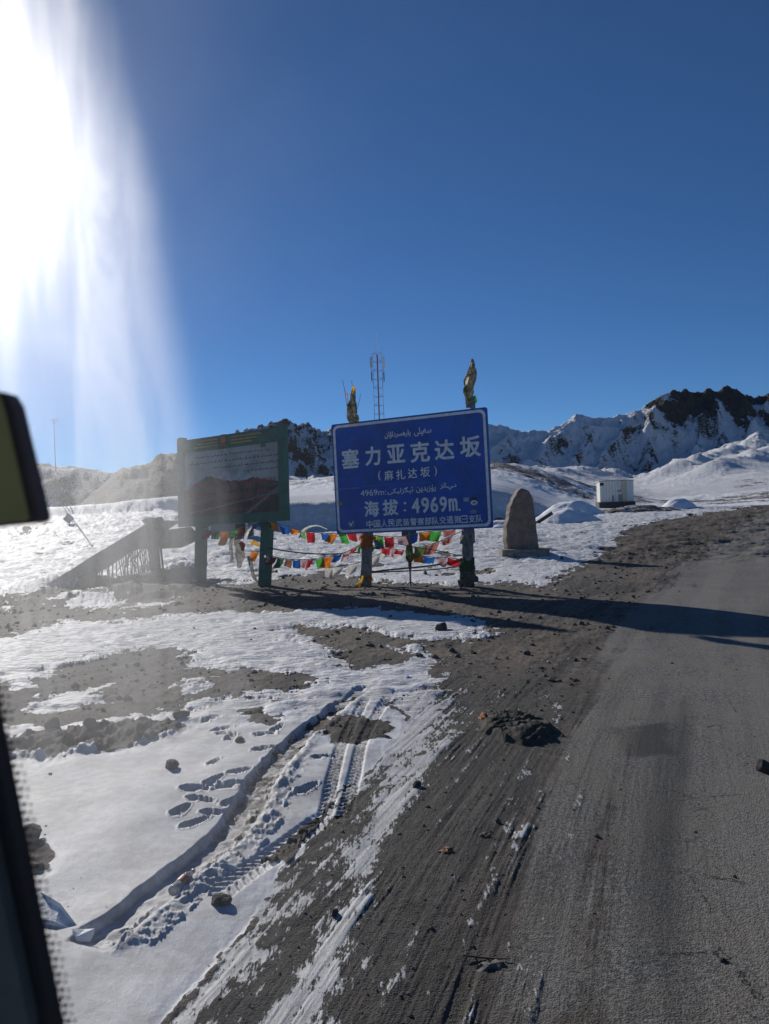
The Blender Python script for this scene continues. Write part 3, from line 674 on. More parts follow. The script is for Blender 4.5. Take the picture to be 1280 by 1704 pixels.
put('سەيلى'and '\uFEF0\uFEE0\uFEF4\uFEEA\uFEB3', 660, 797, 140, 220, .004)
put('\uFEE5\uFE8D\uFBDE\uFE8D\uFEA9\uFEAE\uFEB4\uFEEB\uFEAD\uFE8E\uFEF3', 428, 634, 165, 240, .004)
put('4969m:', 238, 440, 630, 695, 0)
put('\uFEF0\uFEDC\uFEF4\uFEDF\uFEB0\uFED8\uFBE7\uFE8B'and '\uFEF0\uFEDC\uFEF4\uFEDF\uFEB0\uFB95\uFBE7\uFE8B', 450, 655, 612, 688, .004)
put('\uFEE6\uFEF3\uFEAA\uFEF3\uFEAF\uFBDC\uFEF3', 676, 834, 598, 668, .004)
put('\uFEB0\uFEE8\uFBD6\uFBE5\uFEA9'and '\uFEB0\uFBD6\uFBE5\uFEA9', 866, 996, 575, 650, .004)
def bx(x0, x1, y0, y1):
    a, _ = B.loc(*crop(x0, (y0 + y1) / 2)); b, _ = B.loc(*crop(x1, (y0 + y1) / 2)); _, c = B.loc(*crop((x0 + x1) / 2, y1)); _, d = B.loc(*crop((x0 + x1) / 2, y0)); return a, b, c, d
def rect(r): a, b, c, d = r; return [(a, c), (b, c), (b, d), (a, d)]
# pale box pasted round the numeral, seam between the two sheets, stickers
a, b, c, d = bx(1026, 1082, 846, 900); q = MB()
for P in ([(a, c), (b, c), (b, c + .018), (a, c + .018)], [(a, d - .018), (b, d - .018), (b, d), (a, d)], [(a, c + .018), (a + .018, c + .018), (a + .018, d - .018), (a, d - .018)], [(b - .018, c + .018), (b, c + .018), (b, d - .018), (b - .018, d - .018)]): q.prism([B.p(x, y, .004) for x, y in P], B.n * .01)
q.build('numeral_box', M['sign_white'], sign)
for x0, y0, x1, y1, th in ((20, 636, 232, 622, .018), (246, 612, 800, 580, .008)):
    p0 = B.loc(*crop(x0, y0)); p1 = B.loc(*crop(x1, y1)); B.slab([(p0[0], p0[1] - th), (p1[0], p1[1] - th), p1, p0], .003, .004).build('panel_seam', plain('seam', (.22, .25, .38), .5), sign)
def sticker(poly, mat, out=.006): return B.slab(poly, .003, out).build('sticker', mat, sign)
sticker(rect(bx(66, 98, 735, 760)), plain('sticker_yellow', (.35, .30, .03), .6, var=.5, scale=30)); sticker(rect(bx(1050, 1092, 702, 734)), plain('sticker_white', (.45, .45, .5), .6, var=.4, scale=30))
sticker(rect(bx(1107, 1157, 700, 732)), plain('sticker_brown', (.045, .035, .03), .6, var=.5, scale=30))
a, b, c, d = bx(1107, 1162, 722, 762); e = sticker(disc((a + b) / 2, (c + d) / 2, (b - a) / 2, (d - c) / 2), M['sign_white'], .010)
mk = MB()
for sx_, sy_, r_ in ((-.25, -.1, .3), (.3, -.15, .32), (.05, .3, .22)): mk.prism([B.p(x, y, .014) for x, y in disc((a + b) / 2 + sx_ * (b - a) / 2, (c + d) / 2 + sy_ * (d - c) / 2, r_ * (b - a) / 2, r_ * .7 * (d - c) / 2, 9)], B.n * .003)
mk.build('sticker_mark', M['dark'], e)
a, b, c, d = bx(1093, 1160, 798, 826); sticker([(a, (c + d) / 2), ((a + b) / 2 - .06, c), ((a + b) / 2 + .06, c), (b, (c + d) / 2), ((a + b) / 2 + .06, d - .01), ((a + b) / 2, d + .01), ((a + b) / 2 - .06, d - .01)], plain('sticker_pale', (.30, .33, .42), .6))
a, b, c, d = bx(135, 198, 880, 942); cx, cy, r = (a + b) / 2, (c + d) / 2, (b - a) / 2
e = sticker(disc(cx, cy, r, (d - c) / 2), plain('sticker_sky_blue', (.03, .17, .34), .5, var=.3, scale=9))
MB().prism([B.p(x, y, .011) for x, y in ((cx - .08, cy + .02), (cx - .02, cy - .07), (cx + .10, cy + .09), (cx + .06, cy + .09), (cx - .02, cy - .01), (cx - .05, cy + .05))], B.n * .003).build('tick_mark', M['sign_white'], e)
# back rails, two posts rising above the panel
for y in (.55, 2.6): MB().prism([B.p(.15, y, -.06), B.p(4.7, y, -.06), B.p(4.7, y + .09, -.06), B.p(.15, y + .09, -.06)], -B.n * .05).build('back_rail', M['sign_back'], sign)
PL = [(608, 975, 22.75), (777, 972, 21.75)]
POSTT = []
for (px, py, y), (tx, ty) in zip(PL, ((586, 690), (783, 660))):
    b0 = at(px, py, y); b0.z = gz(b0.x, b0.y) - .15; q = B.loc(tx, ty); tp = B.p(q[0], q[1], -.24); b1 = at(px - 3, 885, y + .02)
    q2 = B.loc(px - 4, 888); b1 = B.p(q2[0], q2[1], -.27)
    P = [b0, b0.lerp(b1, .5) + Vector((.01, 0, 0)), b1, b1.lerp(tp, .5), tp]
    MB().tube(P, [.175, .165, .155, .13, .06], 12).build('post', M['post_grey'], sign, smooth=True); POSTT.append((b0, b1, tp))

# cloth wraps -------------------------------------------------------
def wrap(pts, rad, mat, name, label, cat, seed, n=14, rag=.3, group=None):
    """a crumpled cloth tied round a pole: a folded sleeve with uneven hem"""
    rnd = random.Random(seed); mb = MB(); pts = [Vector(p) for p in pts]; m = len(pts) * 3
    sp = smooth_line(pts, 3); k = len(sp); v = []
    ph = [rnd.random() * 6.28 for _ in range(6)]
    for i, p in enumerate(sp):
        t = i / (k - 1); R = rad[min(int(t * (len(rad) - 1)), len(rad) - 2)]; R2 = rad[min(int(t * (len(rad) - 1)) + 1, len(rad) - 1)]; R = R + (R2 - R) * (t * (len(rad) - 1) % 1 if t < 1 else 1)
        for j in range(n):
            a = 2 * PI * j / n; r = R * (1 + rag * math.sin(3 * a + ph[0] + t * 7) * .5 + rag * math.sin(5 * a + ph[1] - t * 11) * .4 + rag * rnd.uniform(-.4, .4))
            e = Vector((0, 0, rnd.uniform(-1, 1) * R * .5)) if i in (0, k - 1) else Vector((0, 0, rnd.uniform(-1, 1) * R * .15))
            v.append(p + Vector((math.cos(a) * r, math.sin(a) * r, 0)) + e)
    f = [(i * n + j, i * n + (j + 1) % n, (i + 1) * n + (j + 1) % n, (i + 1) * n + j) for i in range(k - 1) for j in range(n)]
    v2 = [sp[0], sp[-1]]; o = len(v); f += [(o, (j + 1) % n, j) for j in range(n)] + [(o + 1, (k - 1) * n + j, (k - 1) * n + (j + 1) % n) for j in range(n)]
    mb.add(v + v2, f); ob = mb.build(name, mat); tag(ob, label, cat, group); return ob
def wline(pts, y): return [at(a, b, y) for a, b in pts]
khata = plain('faded_scarf', (.58, .43, .22), .9, var=.85, scale=8, bump=.03, bscale=20)
t1 = wrap(wline([(588, 702), (586, 685), (587, 665), (588, 645)], 22.6), [.11, .13, .10, .07, .02], khata, 'cloth_bundle', 'faded scarf bundle tied to the left post top above the blue sign', 'cloth', 3, n=18, rag=.75)
t2 = wrap(wline([(779, 678), (779, 660), (782, 640), (785, 615), (786, 597)], 21.5), [.05, .07, .11, .12, .07, .015], khata, 'cloth_bundle', 'tall faded scarf bundle tied to the right post top above the blue sign', 'cloth', 4, n=18, rag=.75)
def strip(pts, widths, y, mat, name, parent=None, label=None, cat=None, twist=.5, seed=0, normal=None):
    rnd = random.Random(seed); P = smooth_line([at(a, b, y) for a, b in pts], 4); v = []; k = len(P)
    for i, p in enumerate(P):
        t = i / (k - 1); wd = np.interp(t, np.linspace(0, 1, len(widths)), widths); d = (P[min(i + 1, k - 1)] - P[max(i - 1, 0)]).normalized()
        s1 = d.cross(Vector((0, 1, 0))).normalized()
        for j in range(4):
            c_ = (j / 3 - .5) * wd; v.append(p + s1 * c_ + Vector((0, math.sin(j * 2.1 + t * 9 * twist + seed) * wd * .3, 0)) + s1 * rnd.uniform(-.1, .1) * wd)
    f = [(i * 4 + j, i * 4 + j + 1, (i + 1) * 4 + j + 1, (i + 1) * 4 + j) for i in range(k - 1) for j in range(3)]
    o = MB().add(v, f).build(name, mat, parent, smooth=True); tag(o, label, cat); return o
strip([(587, 655), (589, 648), (588, 642)], [.05, .11, .06], 22.45, CL['yellow'], 'yellow_rag', t1)
for a in ([(580, 690), (577, 672), (575, 658), (573, 645)], [(592, 688), (598, 668), (600, 655)], [(583, 680), (574, 650), (570, 632)], [(590, 675), (588, 650), (585, 634)]): MB().tube(smooth_line(wline(a, 22.6), 3), .006, 4).build('twig', M['dark_wood'], t1)
strip([(575, 652), (577, 656), (578, 662)], [.03, .07, .03], 22.5, CL['pink'], 'rag_tip', t1)
strip([(783, 668), (788, 664), (789, 671)], [.10, .22, .12], 21.4, CL['green'], 'green_rag', t2); strip([(777, 640), (775, 650), (777, 664)], [.06, .08, .03], 21.4, CL['olive'], 'olive_rag', t2)
strip([(779, 628), (777, 634), (776, 641)], [.05, .10, .04], 21.4, CL['white'], 'white_rag', t2)

# ------------------------------------------------------------------ the green information board
G = Board((-4.922, 24.6), 1.955, math.radians(-31.7), 4.65, 2.905, .027, .054)
gb = empty('information_board', (-4.9, 24.6, gz(-4.9, 24.6)), 'green framed information board with mountain print and faded red lettering, on two green posts', 'information board')
G.slab([(.0, 0), (4.65, 0), (4.65, 2.905), (0, 2.905)], -.10, .08).build('backing_panel', M['green_paint'], gb)
for nme, P in (('side_frame', [(0, 0), (.30, 0), (.30, 2.905), (0, 2.905)]), ('side_frame', [(4.35, 0), (4.65, 0), (4.65, 2.905), (4.35, 2.905)]), ('bottom_rail', [(.303, 0), (4.347, 0), (4.347, .30), (.303, .30)]), ('top_rail', [(.303, 2.46), (4.347, 2.46), (4.347, 2.88), (.303, 2.88)])):
    G.slab(P, -.02, .07).build(nme, M['green_paint'], gb)
for x in (.02, 4.33): G.slab([(x, 2.905), (x + .30, 2.905), (x + .30, 2.98), (x + .15, 3.01), (x, 2.98)], -.10, .16).build('post_cap', M['green_paint'], gb)
pr = G.slab([(.303, .303), (4.347, .303), (4.347, 2.457), (.303, 2.457)], -.02, .010).build('printed_panel', M['print_grey'], gb)
rnd = random.Random(5)
def jag(x0, x1, ys, amp, y0, n=46):
    out = [(x0, y0)] + [(x0 + (x1 - x0) * k / n, float(np.interp(k / n, np.linspace(0, 1, len(ys)), ys)) + rnd.uniform(-amp, amp)) for k in range(n + 1)] + [(x1, y0)]; return out
G.slab(jag(.9, 3.6, [1.15, 1.62, 1.55, 1.72, 1.60, 1.66, 1.45, 1.3], .05, 1.1), -.009, .002).build('printed_snow_peak', M['print_snow'], pr)
G.slab(jag(.303, 4.347, [1.20, 1.40, 1.62, 1.5, 1.38, 1.34, 1.42, 1.30, 1.25], .03, .303), -.006, .002).build('printed_hill', M['print_brown'], pr)
for y0, y1 in ((.303, .78), (.98, 1.06)): G.slab([(.303, y0), (4.347, y0), (4.347, y1 + .05), (2.4, y1 + .02), (.303, y1 - .05)], -.003, .002).build('printed_field', M['print_dark'], pr)
G.slab([(2.9, .31), (3.12, .31), (4.34, 1.02), (4.34, 1.10)], -.0005, .002).build('printed_road', M['print_road'], pr)
G.slab([(.5, .42), (1.6, .52), (4.34, .90), (4.34, .93), (1.5, .57), (.5, .45)], -.0005, .0015).build('printed_road', M['print_road'], pr)
# rows of unreadable small print: red characters below, a running script above
rows_ = [(1.26, .45, 4.25, .115, (13,)), (.96, .35, 4.25, .115, (9, 15, 18, 22, 26, 27)), (.67, .40, 4.25, .115, (12, 17, 27, 28)), (.40, .80, 3.6, .115, (4, 9))]
for yy, x0, x1, h_, gaps in rows_:
    mb = MB(); nch = int((x1 - x0) / .135)
    for k in range(nch):
        if k in gaps: continue
        cx = x0 + k * .135; w_ = .092
        for j in range(rnd.choice((2, 3))): 
            y_ = yy + j * h_ / 2.4; mb.prism([G.p(cx + a_, y_ + b_, .004) for a_, b_ in ((0, 0), (w_, 0), (w_, .018), (0, .018))], G.n * .002)
        for j in range(rnd.choice((1, 2, 2))):
            x_ = cx + rnd.uniform(0, w_ - .02); mb.prism([G.p(x_ + a_, yy + b_, .0065) for a_, b_ in ((0, 0), (.02, 0), (.02, h_), (0, h_))], G.n * .002)
    mb.build('red_print_line', M['print_red'], pr)['kind'] = 'stuff'
for yy, x0, x1 in ((2.24, .8, 3.95), (2.04, .5, 4.28), (1.84, 1.6, 4.28), (1.64, 2.9, 4.25)):
    mb = MB(); x = x0
    while x < x1:
        l_ = rnd.uniform(.05, .22); mb.prism([G.p(x + a_, yy + b_, -.003) for a_, b_ in ((0, 0), (l_, 0), (l_, .018), (0, .018))], G.n * .002)
        for _ in range(3):
            x_ = x + rnd.uniform(0, l_); hh = rnd.choice((.03, .045, .075)); s_ = rnd.choice((-.5, 1, 1)); mb.prism([G.p(x_ + a_, yy + b_ * s_, .0) for a_, b_ in ((0, 0), (.014, 0), (.014, hh), (0, hh))], G.n * .002)
        x += l_ + rnd.uniform(.03, .07)
    mb.build('script_print_line', M['print_maroon'], pr)['kind'] = 'stuff'
for side in (0, 1):
    for j in range(3):
        x0, x1 = ((.86 + .13 * (2 - j) * -1 + .10, 1.86) if side == 0 else (2.42 + .0, 3.52 + .0 - .0 + .18 * (j - 1)))
        if side == 0: x0 = .78 + .16 * j
        yb = 2.56 + .10 * j; G.slab([(x0, yb), (x1, yb), (x1, yb + .045), (x0 + .03, yb + .045)], .052, .006).build('gold_bar', M['gold'], gb)
e = G.slab(rrect(1.98, 2.52, 2.26, 2.90, .05), .052, .012).build('emblem', M['emblem'], gb)
G.slab(disc(2.12, 2.73, .10), .066, .008).build('emblem_wheel', M['gold'], e); G.slab([(2.03, 2.54), (2.21, 2.54), (2.18, 2.60), (2.06, 2.60)], .066, .008).build('emblem_ribbon', M['print_red'], e)
GP = []
for px, py, y, ww in ((333, 968, 25.45, .34), (440, 976, 23.85, .34)):
    b0 = at(px + (0 if px < 400 else 0), py, y); b0.z = gz(b0.x, b0.y) - .12; q = G.loc(px - 5 + (0 if px < 400 else 3), 872); b1 = G.p(q[0], q[1], -.21); R = Matrix.Rotation(math.radians(-31.7), 3, 'Z')
    mid_ = (b0 + b1) / 2; ax_z = (b1 - b0).normalized(); ax_x = R @ Vector((1, 0, 0)); ax_y = ax_z.cross(ax_x).normalized(); ax_x = ax_y.cross(ax_z)
    MB().box(mid_, ww, ww * .8, (b1 - b0).length, Matrix((ax_x, ax_y, ax_z)).transposed()).build('post', M['green_paint'], gb, bevel=.02)
    a_ = b1; MB().box(a_ + Vector((0, 0, .02)), .62, .22, .22, R).build('post_bracket', M['green_paint'], gb, bevel=.03); GP.append(b0)
    MB().box(a_ + Vector((0, 0, 1.4)) - G.n * -.0, .2, .14, 2.7, R).build('rear_strut', M['green_paint'], gb)

# ------------------------------------------------------------------ strings of prayer flags
def flag(anchor_a, anchor_b, L, mat, parent, seed, hang=Vector((0, 0, -1)), name='flag'):
    rnd = random.Random(seed); n, m = 6, 6; v = []; a, b = Vector(anchor_a), Vector(anchor_b); L = L * rnd.uniform(.85, 1.3); b = a.lerp(b, rnd.uniform(.9, 1.18)); sk_ = rnd.uniform(-.55, .40); ph = rnd.uniform(0, 6); sw = rnd.uniform(-.25, .6); curl = rnd.uniform(-.35, .35)
    side = (b - a).normalized(); out = Vector((side.y, -side.x, 0))
    for j in range(m + 1):
        t = j / m
        for i in range(n + 1):
            s_ = i / n; fr = s_ + (s_ - .5) * -.10 * t * rnd.uniform(.3, 1.4)
            p = a.lerp(b, fr) + hang * (L * t * (1 - .10 * abs(s_ - .5) * rnd.random())) + side * (sk_ * L * t) + out * (math.sin(s_ * 5.5 + ph + t * 1.5) * .05 * t + sw * L * t * t + rnd.uniform(-.006, .006))
            p.z += -.03 * math.sin(PI * s_) * (1 - t) + curl * L * t * t * (s_ - .5) + rnd.uniform(-.012, .012) * t; v.append(p)
    f = [(j * (n + 1) + i, j * (n + 1) + i + 1, (j + 1) * (n + 1) + i + 1, (j + 1) * (n + 1) + i) for j in range(m) for i in range(n)]
    return MB().add(v, f).build(name, mat, parent, smooth=True)
def flag_string(pts, flags, label, cord=M['cord_pale'], r=.012, seed=1):
    P = smooth_line([at(*p) for p in pts], 4); pu = smooth_line([Vector((p[0], p[1], p[2])) for p in pts], 4)
    us = [q.x for q in pu]
    root = empty('prayer_flag_string', P[0], label, 'prayer flags', None)
    MB().tube(P, r, 6).build('cord', cord, root, smooth=True)
    def on(u):
        for i in range(len(us) - 1):
            if us[i] <= u <= us[i + 1]: return P[i].lerp(P[i + 1], (u - us[i]) / (us[i + 1] - us[i] + 1e-9)), pu[i].z
        return P[-1], pu[-1].z
    for k, (u0, u1, L, c) in enumerate(flags):
        a, D = on(u0); b, _ = on(u1); flag(a, b, L / F * D, CL[c], root, seed * 50 + k, name='flag')
    return root
flag_string([(336, 882, 25.3), (360, 884, 24.9), (382, 884, 24.5), (405, 877, 24.2), (432, 868, 23.7)],
            [(337, 352, 13, 'dark_red'), (353, 366, 14, 'dark_green'), (367, 383, 18, 'orange'), (384, 395, 12, 'green'), (396, 409, 15, 'dark_red'), (420, 430, 12, 'blue')],
            'short string of prayer flags hung between the two green board posts', seed=1)
flag_string([(446, 867, 23.6), (470, 873, 23.5), (495, 881, 23.4), (525, 886, 23.2), (560, 888, 23), (592, 886, 22.9), (603, 885, 22.85)],
            [(450, 462, 13, 'orange'), (464, 478, 13, 'blue'), (487, 497, 11, 'orange'), (498, 507, 10, 'green'), (509, 522, 14, 'red'), (534, 547, 9, 'blue'), (549, 561, 13, 'orange'), (562, 575, 18, 'green'), (577, 590, 16, 'red'), (591, 602, 14, 'pink')],
            'upper string of prayer flags between green post and left blue sign post', seed=2)
flag_string([(418, 917, 24), (436, 919, 23.9), (452, 925, 23.7), (475, 930, 23.5), (505, 931, 23.3), (530, 929, 23.1), (550, 925, 23), (575, 919, 22.9), (600, 906, 22.8)],
            [(419, 430, 13, 'orange'), (432, 441, 10, 'blue'), (449, 461, 12, 'dark_red'), (462, 474, 13, 'dark_green'), (475, 485, 14, 'brown'), (486, 498, 13, 'blue'), (499, 512, 13, 'pink'), (513, 523, 14, 'red'), (524, 536, 14, 'green'), (537, 553, 17, 'orange'), (555, 570, 13, 'blue'), (571, 583, 12, 'pink'), (584, 594, 8, 'red'), (595, 603, 12, 'green')],
            'long sagging string of prayer flags from green post to left blue sign post', seed=3)
flag_string([(534, 945, 23.5), (560, 943, 23.4), (590, 938, 23.3), (620, 927, 23.2), (650, 912, 23.2)],
            [(540, 554, 20, 'white'), (557, 574, 15, 'white'), (577, 595, 14, 'white'), (612, 630, 14, 'white'), (632, 645, 10, 'white')],
            'faint string of plain white flags hanging lowest behind the left blue sign post', seed=4)
flag_string([(618, 890, 22.8), (640, 893, 22.7), (665, 893, 22.6), (685, 889, 22.5), (715, 884, 22.3), (760, 880, 22)],
            [(620, 628, 9, 'yellow'), (629, 638, 14, 'green'), (639, 657, 15, 'red'), (659, 677, 13, 'pink'), (683, 696, 15, 'blue'), (697, 714, 17, 'orange'), (716, 735, 17, 'green'), (737, 765, 11, 'salmon')],
            'upper string of bright prayer flags hung between the two blue sign posts', seed=5)
flag_string([(616, 908, 22.9), (630, 908, 22.8), (650, 913, 22.7), (672, 916, 22.6), (690, 922, 22.4), (720, 927, 22.2), (745, 928, 22), (768, 931, 21.85)],
            [(619, 627, 14, 'green'), (635, 648, 12, 'red'), (649, 658, 11, 'pink'), (659, 671, 9, 'red'), (674, 686, 12, 'olive'), (687, 704, 14, 'orange'), (705, 724, 12, 'blue'), (726, 743, 13, 'pink'), (745, 764, 14, 'red')],
            'middle string of prayer flags between the two blue sign posts', seed=6)
flag_string([(686, 912, 22.5), (712, 907, 22.4), (740, 897, 22.2), (768, 884, 21.9)], [(690, 708, 13, 'olive'), (709, 721, 13, 'salmon'), (722, 733, 13, 'salmon'), (734, 745, 12, 'salmon'), (746, 754, 10, 'salmon')],
            'slanting string of salmon coloured flags right of the round sign', seed=7)
flag_string([(620, 896, 22.95), (632, 893, 22.9), (640, 893, 22.85)], [(621, 637, 20, 'dark_blue')], 'single dark blue flag beside the left blue sign post', seed=8)
for pts, r, lb in (([(446, 912, 23.7), (500, 920, 23.4), (550, 922, 23.1), (598, 919, 22.9)], .022, 'thick brown rope from green post to left blue sign post'),
                   ([(616, 952, 22.9), (660, 947, 22.6), (720, 941, 22.2), (768, 930, 21.9)], .028, 'brown rope sagging lowest between the two blue sign posts'),
                   ([(616, 953, 22.9), (680, 950, 22.5), (730, 947, 22.2), (768, 941, 21.9)], .02, 'second thin brown rope just under the lowest rope'),
                   ([(616, 900, 22.9), (660, 905, 22.6), (720, 915, 22.2), (768, 925, 21.9)], .012, 'thin dark cord crossing behind the round sign')):
    o = MB().tube(smooth_line([at(*p) for p in pts], 6), r, 6).build('rope', M['rope'], smooth=True); tag(o, lb, 'rope')
rag = plain('grey_rag', (.30, .27, .24), .9, var=.5, scale=8, translucent=.35)
strip([(388, 892), (384, 905), (386, 922), (385, 936)], [.10, .12, .10, .14], 24.3, rag, 'hanging_cloth', None, 'narrow grey cloth hanging behind between the green posts', 'cloth', seed=2)
strip([(393, 888), (396, 905), (399, 925), (398, 945)], [.12, .22, .28, .10], 24.2, rag, 'hanging_cloth', None, 'wide grey rag hanging lowest between the green posts', 'cloth', seed=5)
strip([(408, 900), (411, 886), (418, 877), (430, 872)], [.08, .12, .10, .08], 24.1, CL['white'], 'scarf', None, 'white scarf looped under the green board beside its right post', 'scarf', seed=6)
strip([(412, 928), (416, 930), (419, 945), (424, 962), (434, 973)], [.10, .12, .13, .10, .05], 23.9, rag, 'scarf', None, 'long thin scarf trailing to the ground by the right green post', 'scarf', seed=8)
strip([(497, 896), (505, 884), (515, 877), (530, 875), (545, 881)], [.05, .09, .07, .03, .02], 23.2, CL['white'], 'scarf', None, 'white scarf blown in an arc between green post and blue sign', 'scarf', seed=9)
strip([(417, 906), (424, 903), (432, 909)], [.06, .16, .06], 23.95, CL['yellow'], 'scarf', None, 'small yellow and black scarf knotted on the right green post', 'scarf', seed=11)
strip([(400, 902), (404, 908), (404, 917)], [.10, .16, .08], 24.0, CL['dark_red'], 'scarf', None, 'small dark red rag hanging left of the right green post', 'scarf', seed=12)
strip([(440, 925), (446, 929), (443, 936)], [.06, .12, .05], 23.55, CL['white'], 'scarf', None, 'white knot of cloth tied across the right green post', 'scarf', seed=13)
for (b0, b1, tp), rng, mat, r, lb in ((POSTT[0], (.72, .98), CL['orange'], .19, 'orange cloth wrapped round the left post of the blue sign'), (POSTT[1], (.30, .52), CL['dark_green'], .22, 'green cloth band round the right post of the blue sign'),
                                   (POSTT[1], (.03, .30), plain('dirty_wrap', (.085, .07, .06), .9, var=.5, scale=8), .23, 'dark dirty cloth wound round the foot of the right sign post'), (POSTT[1], (.80, 1.04), M['post_grey'], .20, 'grey rag wound round the right sign post just below the panel')):
    n_ = (b0 + Vector((0, 0, .15))); a = n_.lerp(b1, rng[0]); b = n_.lerp(b1, rng[1]); wrap([a, a.lerp(b, .5), b], [r, r * 1.02, r * .95, r * .9], mat, 'cloth_wrap', lb, 'cloth', int(r * 1000) + len(lb), rag=.14)
strip([(612, 958), (616, 962), (614, 969)], [.08, .14, .06], 22.5, CL['orange'], 'rag', None, 'small orange rag at the foot of the left sign post', 'cloth', seed=21)
strip([(604, 958), (602, 966), (597, 973), (592, 978)], [.05, .08, .10, .12], 22.4, CL['yellow'], 'rag', None, 'pale frayed rag lying at the foot of the left sign post', 'cloth', seed=22)

# round sign on its thin post between the sign posts
rs = at(683, 968, 22.7); rs.z = gz(rs.x, rs.y)
r0 = empty('round_sign', rs, 'small dark round sign on a thin pole under the blue sign', 'sign')
tpp = at(681, 888, 22.7); R = .225
MB().tube([rs - Vector((0, 0, .1)), rs.lerp(tpp, .5), tpp + Vector((0, 0, .15))], .028, 8).build('pole', M['grey_metal'], r0)
dm = MB(); dp = [tpp + Vector((math.cos(a) * R, .035, math.sin(a) * R)) for a in [2 * PI * k / 28 for k in range(28)]]; dm.prism(dp, Vector((0, .02, 0))); dm.build('sign_disc', plain('disc_back', (.045, .075, .055), .6, var=.4, scale=12), r0)
wrap([rs.lerp(tpp, .42), rs.lerp(tpp, .6), rs.lerp(tpp, .88)], [.03, .13, .10, .03], CL['olive'], 'cloth_wrap', 'olive green cloth knotted round the thin pole of the round sign', 'cloth', 31, rag=.3)
wrap([rs.lerp(tpp, .30), rs.lerp(tpp, .37), rs.lerp(tpp, .5)], [.035, .045, .05, .04], plain('purple_wrap', (.06, .02, .05), .9), 'cloth_wrap', 'purple cord wound low round the thin pole of the round sign', 'cloth', 33, rag=.2)
MB().tube([rs + Vector((-.16, -.1, -.02)), rs + Vector((0, 0, .10))], .02, 6).tube([rs + Vector((.18, -.05, -.02)), rs + Vector((0, 0, .10))], .02, 6).build('foot', M['grey_metal'], r0)

# ------------------------------------------------------------------ the standing stone
SD = 31.6
out = [(118, 618), (106, 560), (102, 500), (104, 410), (114, 365), (122, 340), (126, 280), (142, 240), (160, 208), (178, 172), (192, 152), (212, 137), (236, 146), (262, 162), (280, 187), (288, 215), (291, 250), (303, 300), (306, 340), (313, 390), (318, 440), (325, 490), (328, 545), (332, 618)]
k6 = 300 / 1280; pts = [at(820 + k6 * a, 780 + k6 * b, SD) for a, b in out]
st0 = at(880, 930, SD); st0.z = gz(st0.x, st0.y)
root = empty('standing_stone', st0, 'tall rough brown stone slab with pointed top on a low plinth', 'stone')
bm = bmesh.new(); ex = Vector((-.10, .42, 0)); cen = sum(pts, Vector()) / len(pts)
front = [cen + (p - cen) * .90 + Vector((0, -.02, 0)) for p in pts]; edge1 = [p + ex * .14 for p in pts]; edge2 = [p + ex for p in pts]; back = [cen + (p - cen) * .92 + ex * 1.15 for p in pts]
rings = [front, edge1, edge2, back]; V = [[bm.verts.new(p) for p in rg] for rg in rings]; n = len(pts)
for a in range(3):
    for i in range(n): bm.faces.new((V[a][i], V[a][(i + 1) % n], V[a + 1][(i + 1) % n], V[a + 1][i]))
bm.faces.new(V[0][::-1]); bm.faces.new(V[3]); bmesh.ops.recalc_face_normals(bm, faces=bm.faces)
bmesh.ops.triangulate(bm, faces=[f for f in bm.faces if len(f.verts) > 4])
bmesh.ops.subdivide_edges(bm, edges=list(bm.edges), cuts=2, use_grid_fill=True)
for v in bm.verts:
    q = v.co; v.co += Vector((vn(np.array([q.x * 5 + q.z * 3]), np.array([q.z * 5 - q.x]), 3)[0] - .5, vn(np.array([q.x * 4]), np.array([q.z * 4 + q.y]), 5)[0] - .5, 0)) * .05
me = bpy.data.meshes.new('stone_slab'); bm.to_mesh(me); bm.free(); link('stone_slab', me, M['stone'], root)
pa = at(836, 925, SD - .5); pb = at(915, 922, SD - .5); pb.z = pa.z = 0
bw = pb.x - pa.x; cc = Vector(((pa.x + pb.x) / 2, SD + .12, st0.z + .13)); MB().box(cc, bw, 1.3, .36).build('plinth', M['concrete'], root, bevel=.03)
MB().box(cc + Vector((0, -.62, -.12)), .9, .25, .34).build('step_stone', M['concrete'], root, bevel=.04)

# ------------------------------------------------------------------ the white hut
HD = 72.0
h0 = at(1030, 847, HD); hb = gz(h0.x, h0.y)
hut = empty('white_hut', (h0.x, h0.y, hb), 'white boxy cabin on a dark timber base at the foot of the mountain', 'hut')
yaw = math.radians(-8); R = Matrix.Rotation(yaw, 3, 'Z'); Wd, Dp = 2.95, 2.2; zb = at(1027, 836.5, HD).z; zt = at(1025, 800, HD).z; Hh = zt - zb
o0 = Vector((h0.x, h0.y + Dp / 2, 0))
def hp(x, y, z): q = o0 + R @ Vector((x, y, 0)); return Vector((q.x, q.y, z))
MB().box(hp(0, 0, zb - .2 + .001), Wd + .35, Dp + .4, .56, R).build('timber_base', M['dark_wood'], hut)
MB().box(hp(0, 0, hb - .3 + (zb - .475 - hb + .3) / 2), Wd, Dp - .3, zb - .475 - hb + .3, R).build('foundation', M['rock_dark'], hut)
MB().box(hp(0, 0, (zb + .075 + zt) / 2), Wd, Dp, zt - zb - .075, R).build('wall', plain('hut_core', (.62, .60, .54), .8), hut)
nP = 11
for k in range(nP):
    x = -Wd / 2 + Wd * (k + .5) / nP; MB().box(hp(x, -Dp / 2 - .02, (zb + .09 + zt) / 2), Wd / nP - .05, .03, zt - zb - .14, R).build('wall_panel', M['beige_paint'] if k in (7, 8) else M['white_paint'], hut)
for k in range(7):
    y = -Dp / 2 + Dp * (k + .5) / 7; MB().box(hp(-Wd / 2 - .02, y, (zb + .09 + zt) / 2), .03, Dp / 7 - .05, zt - zb - .14, R).build('wall_panel', M['white_paint'], hut)
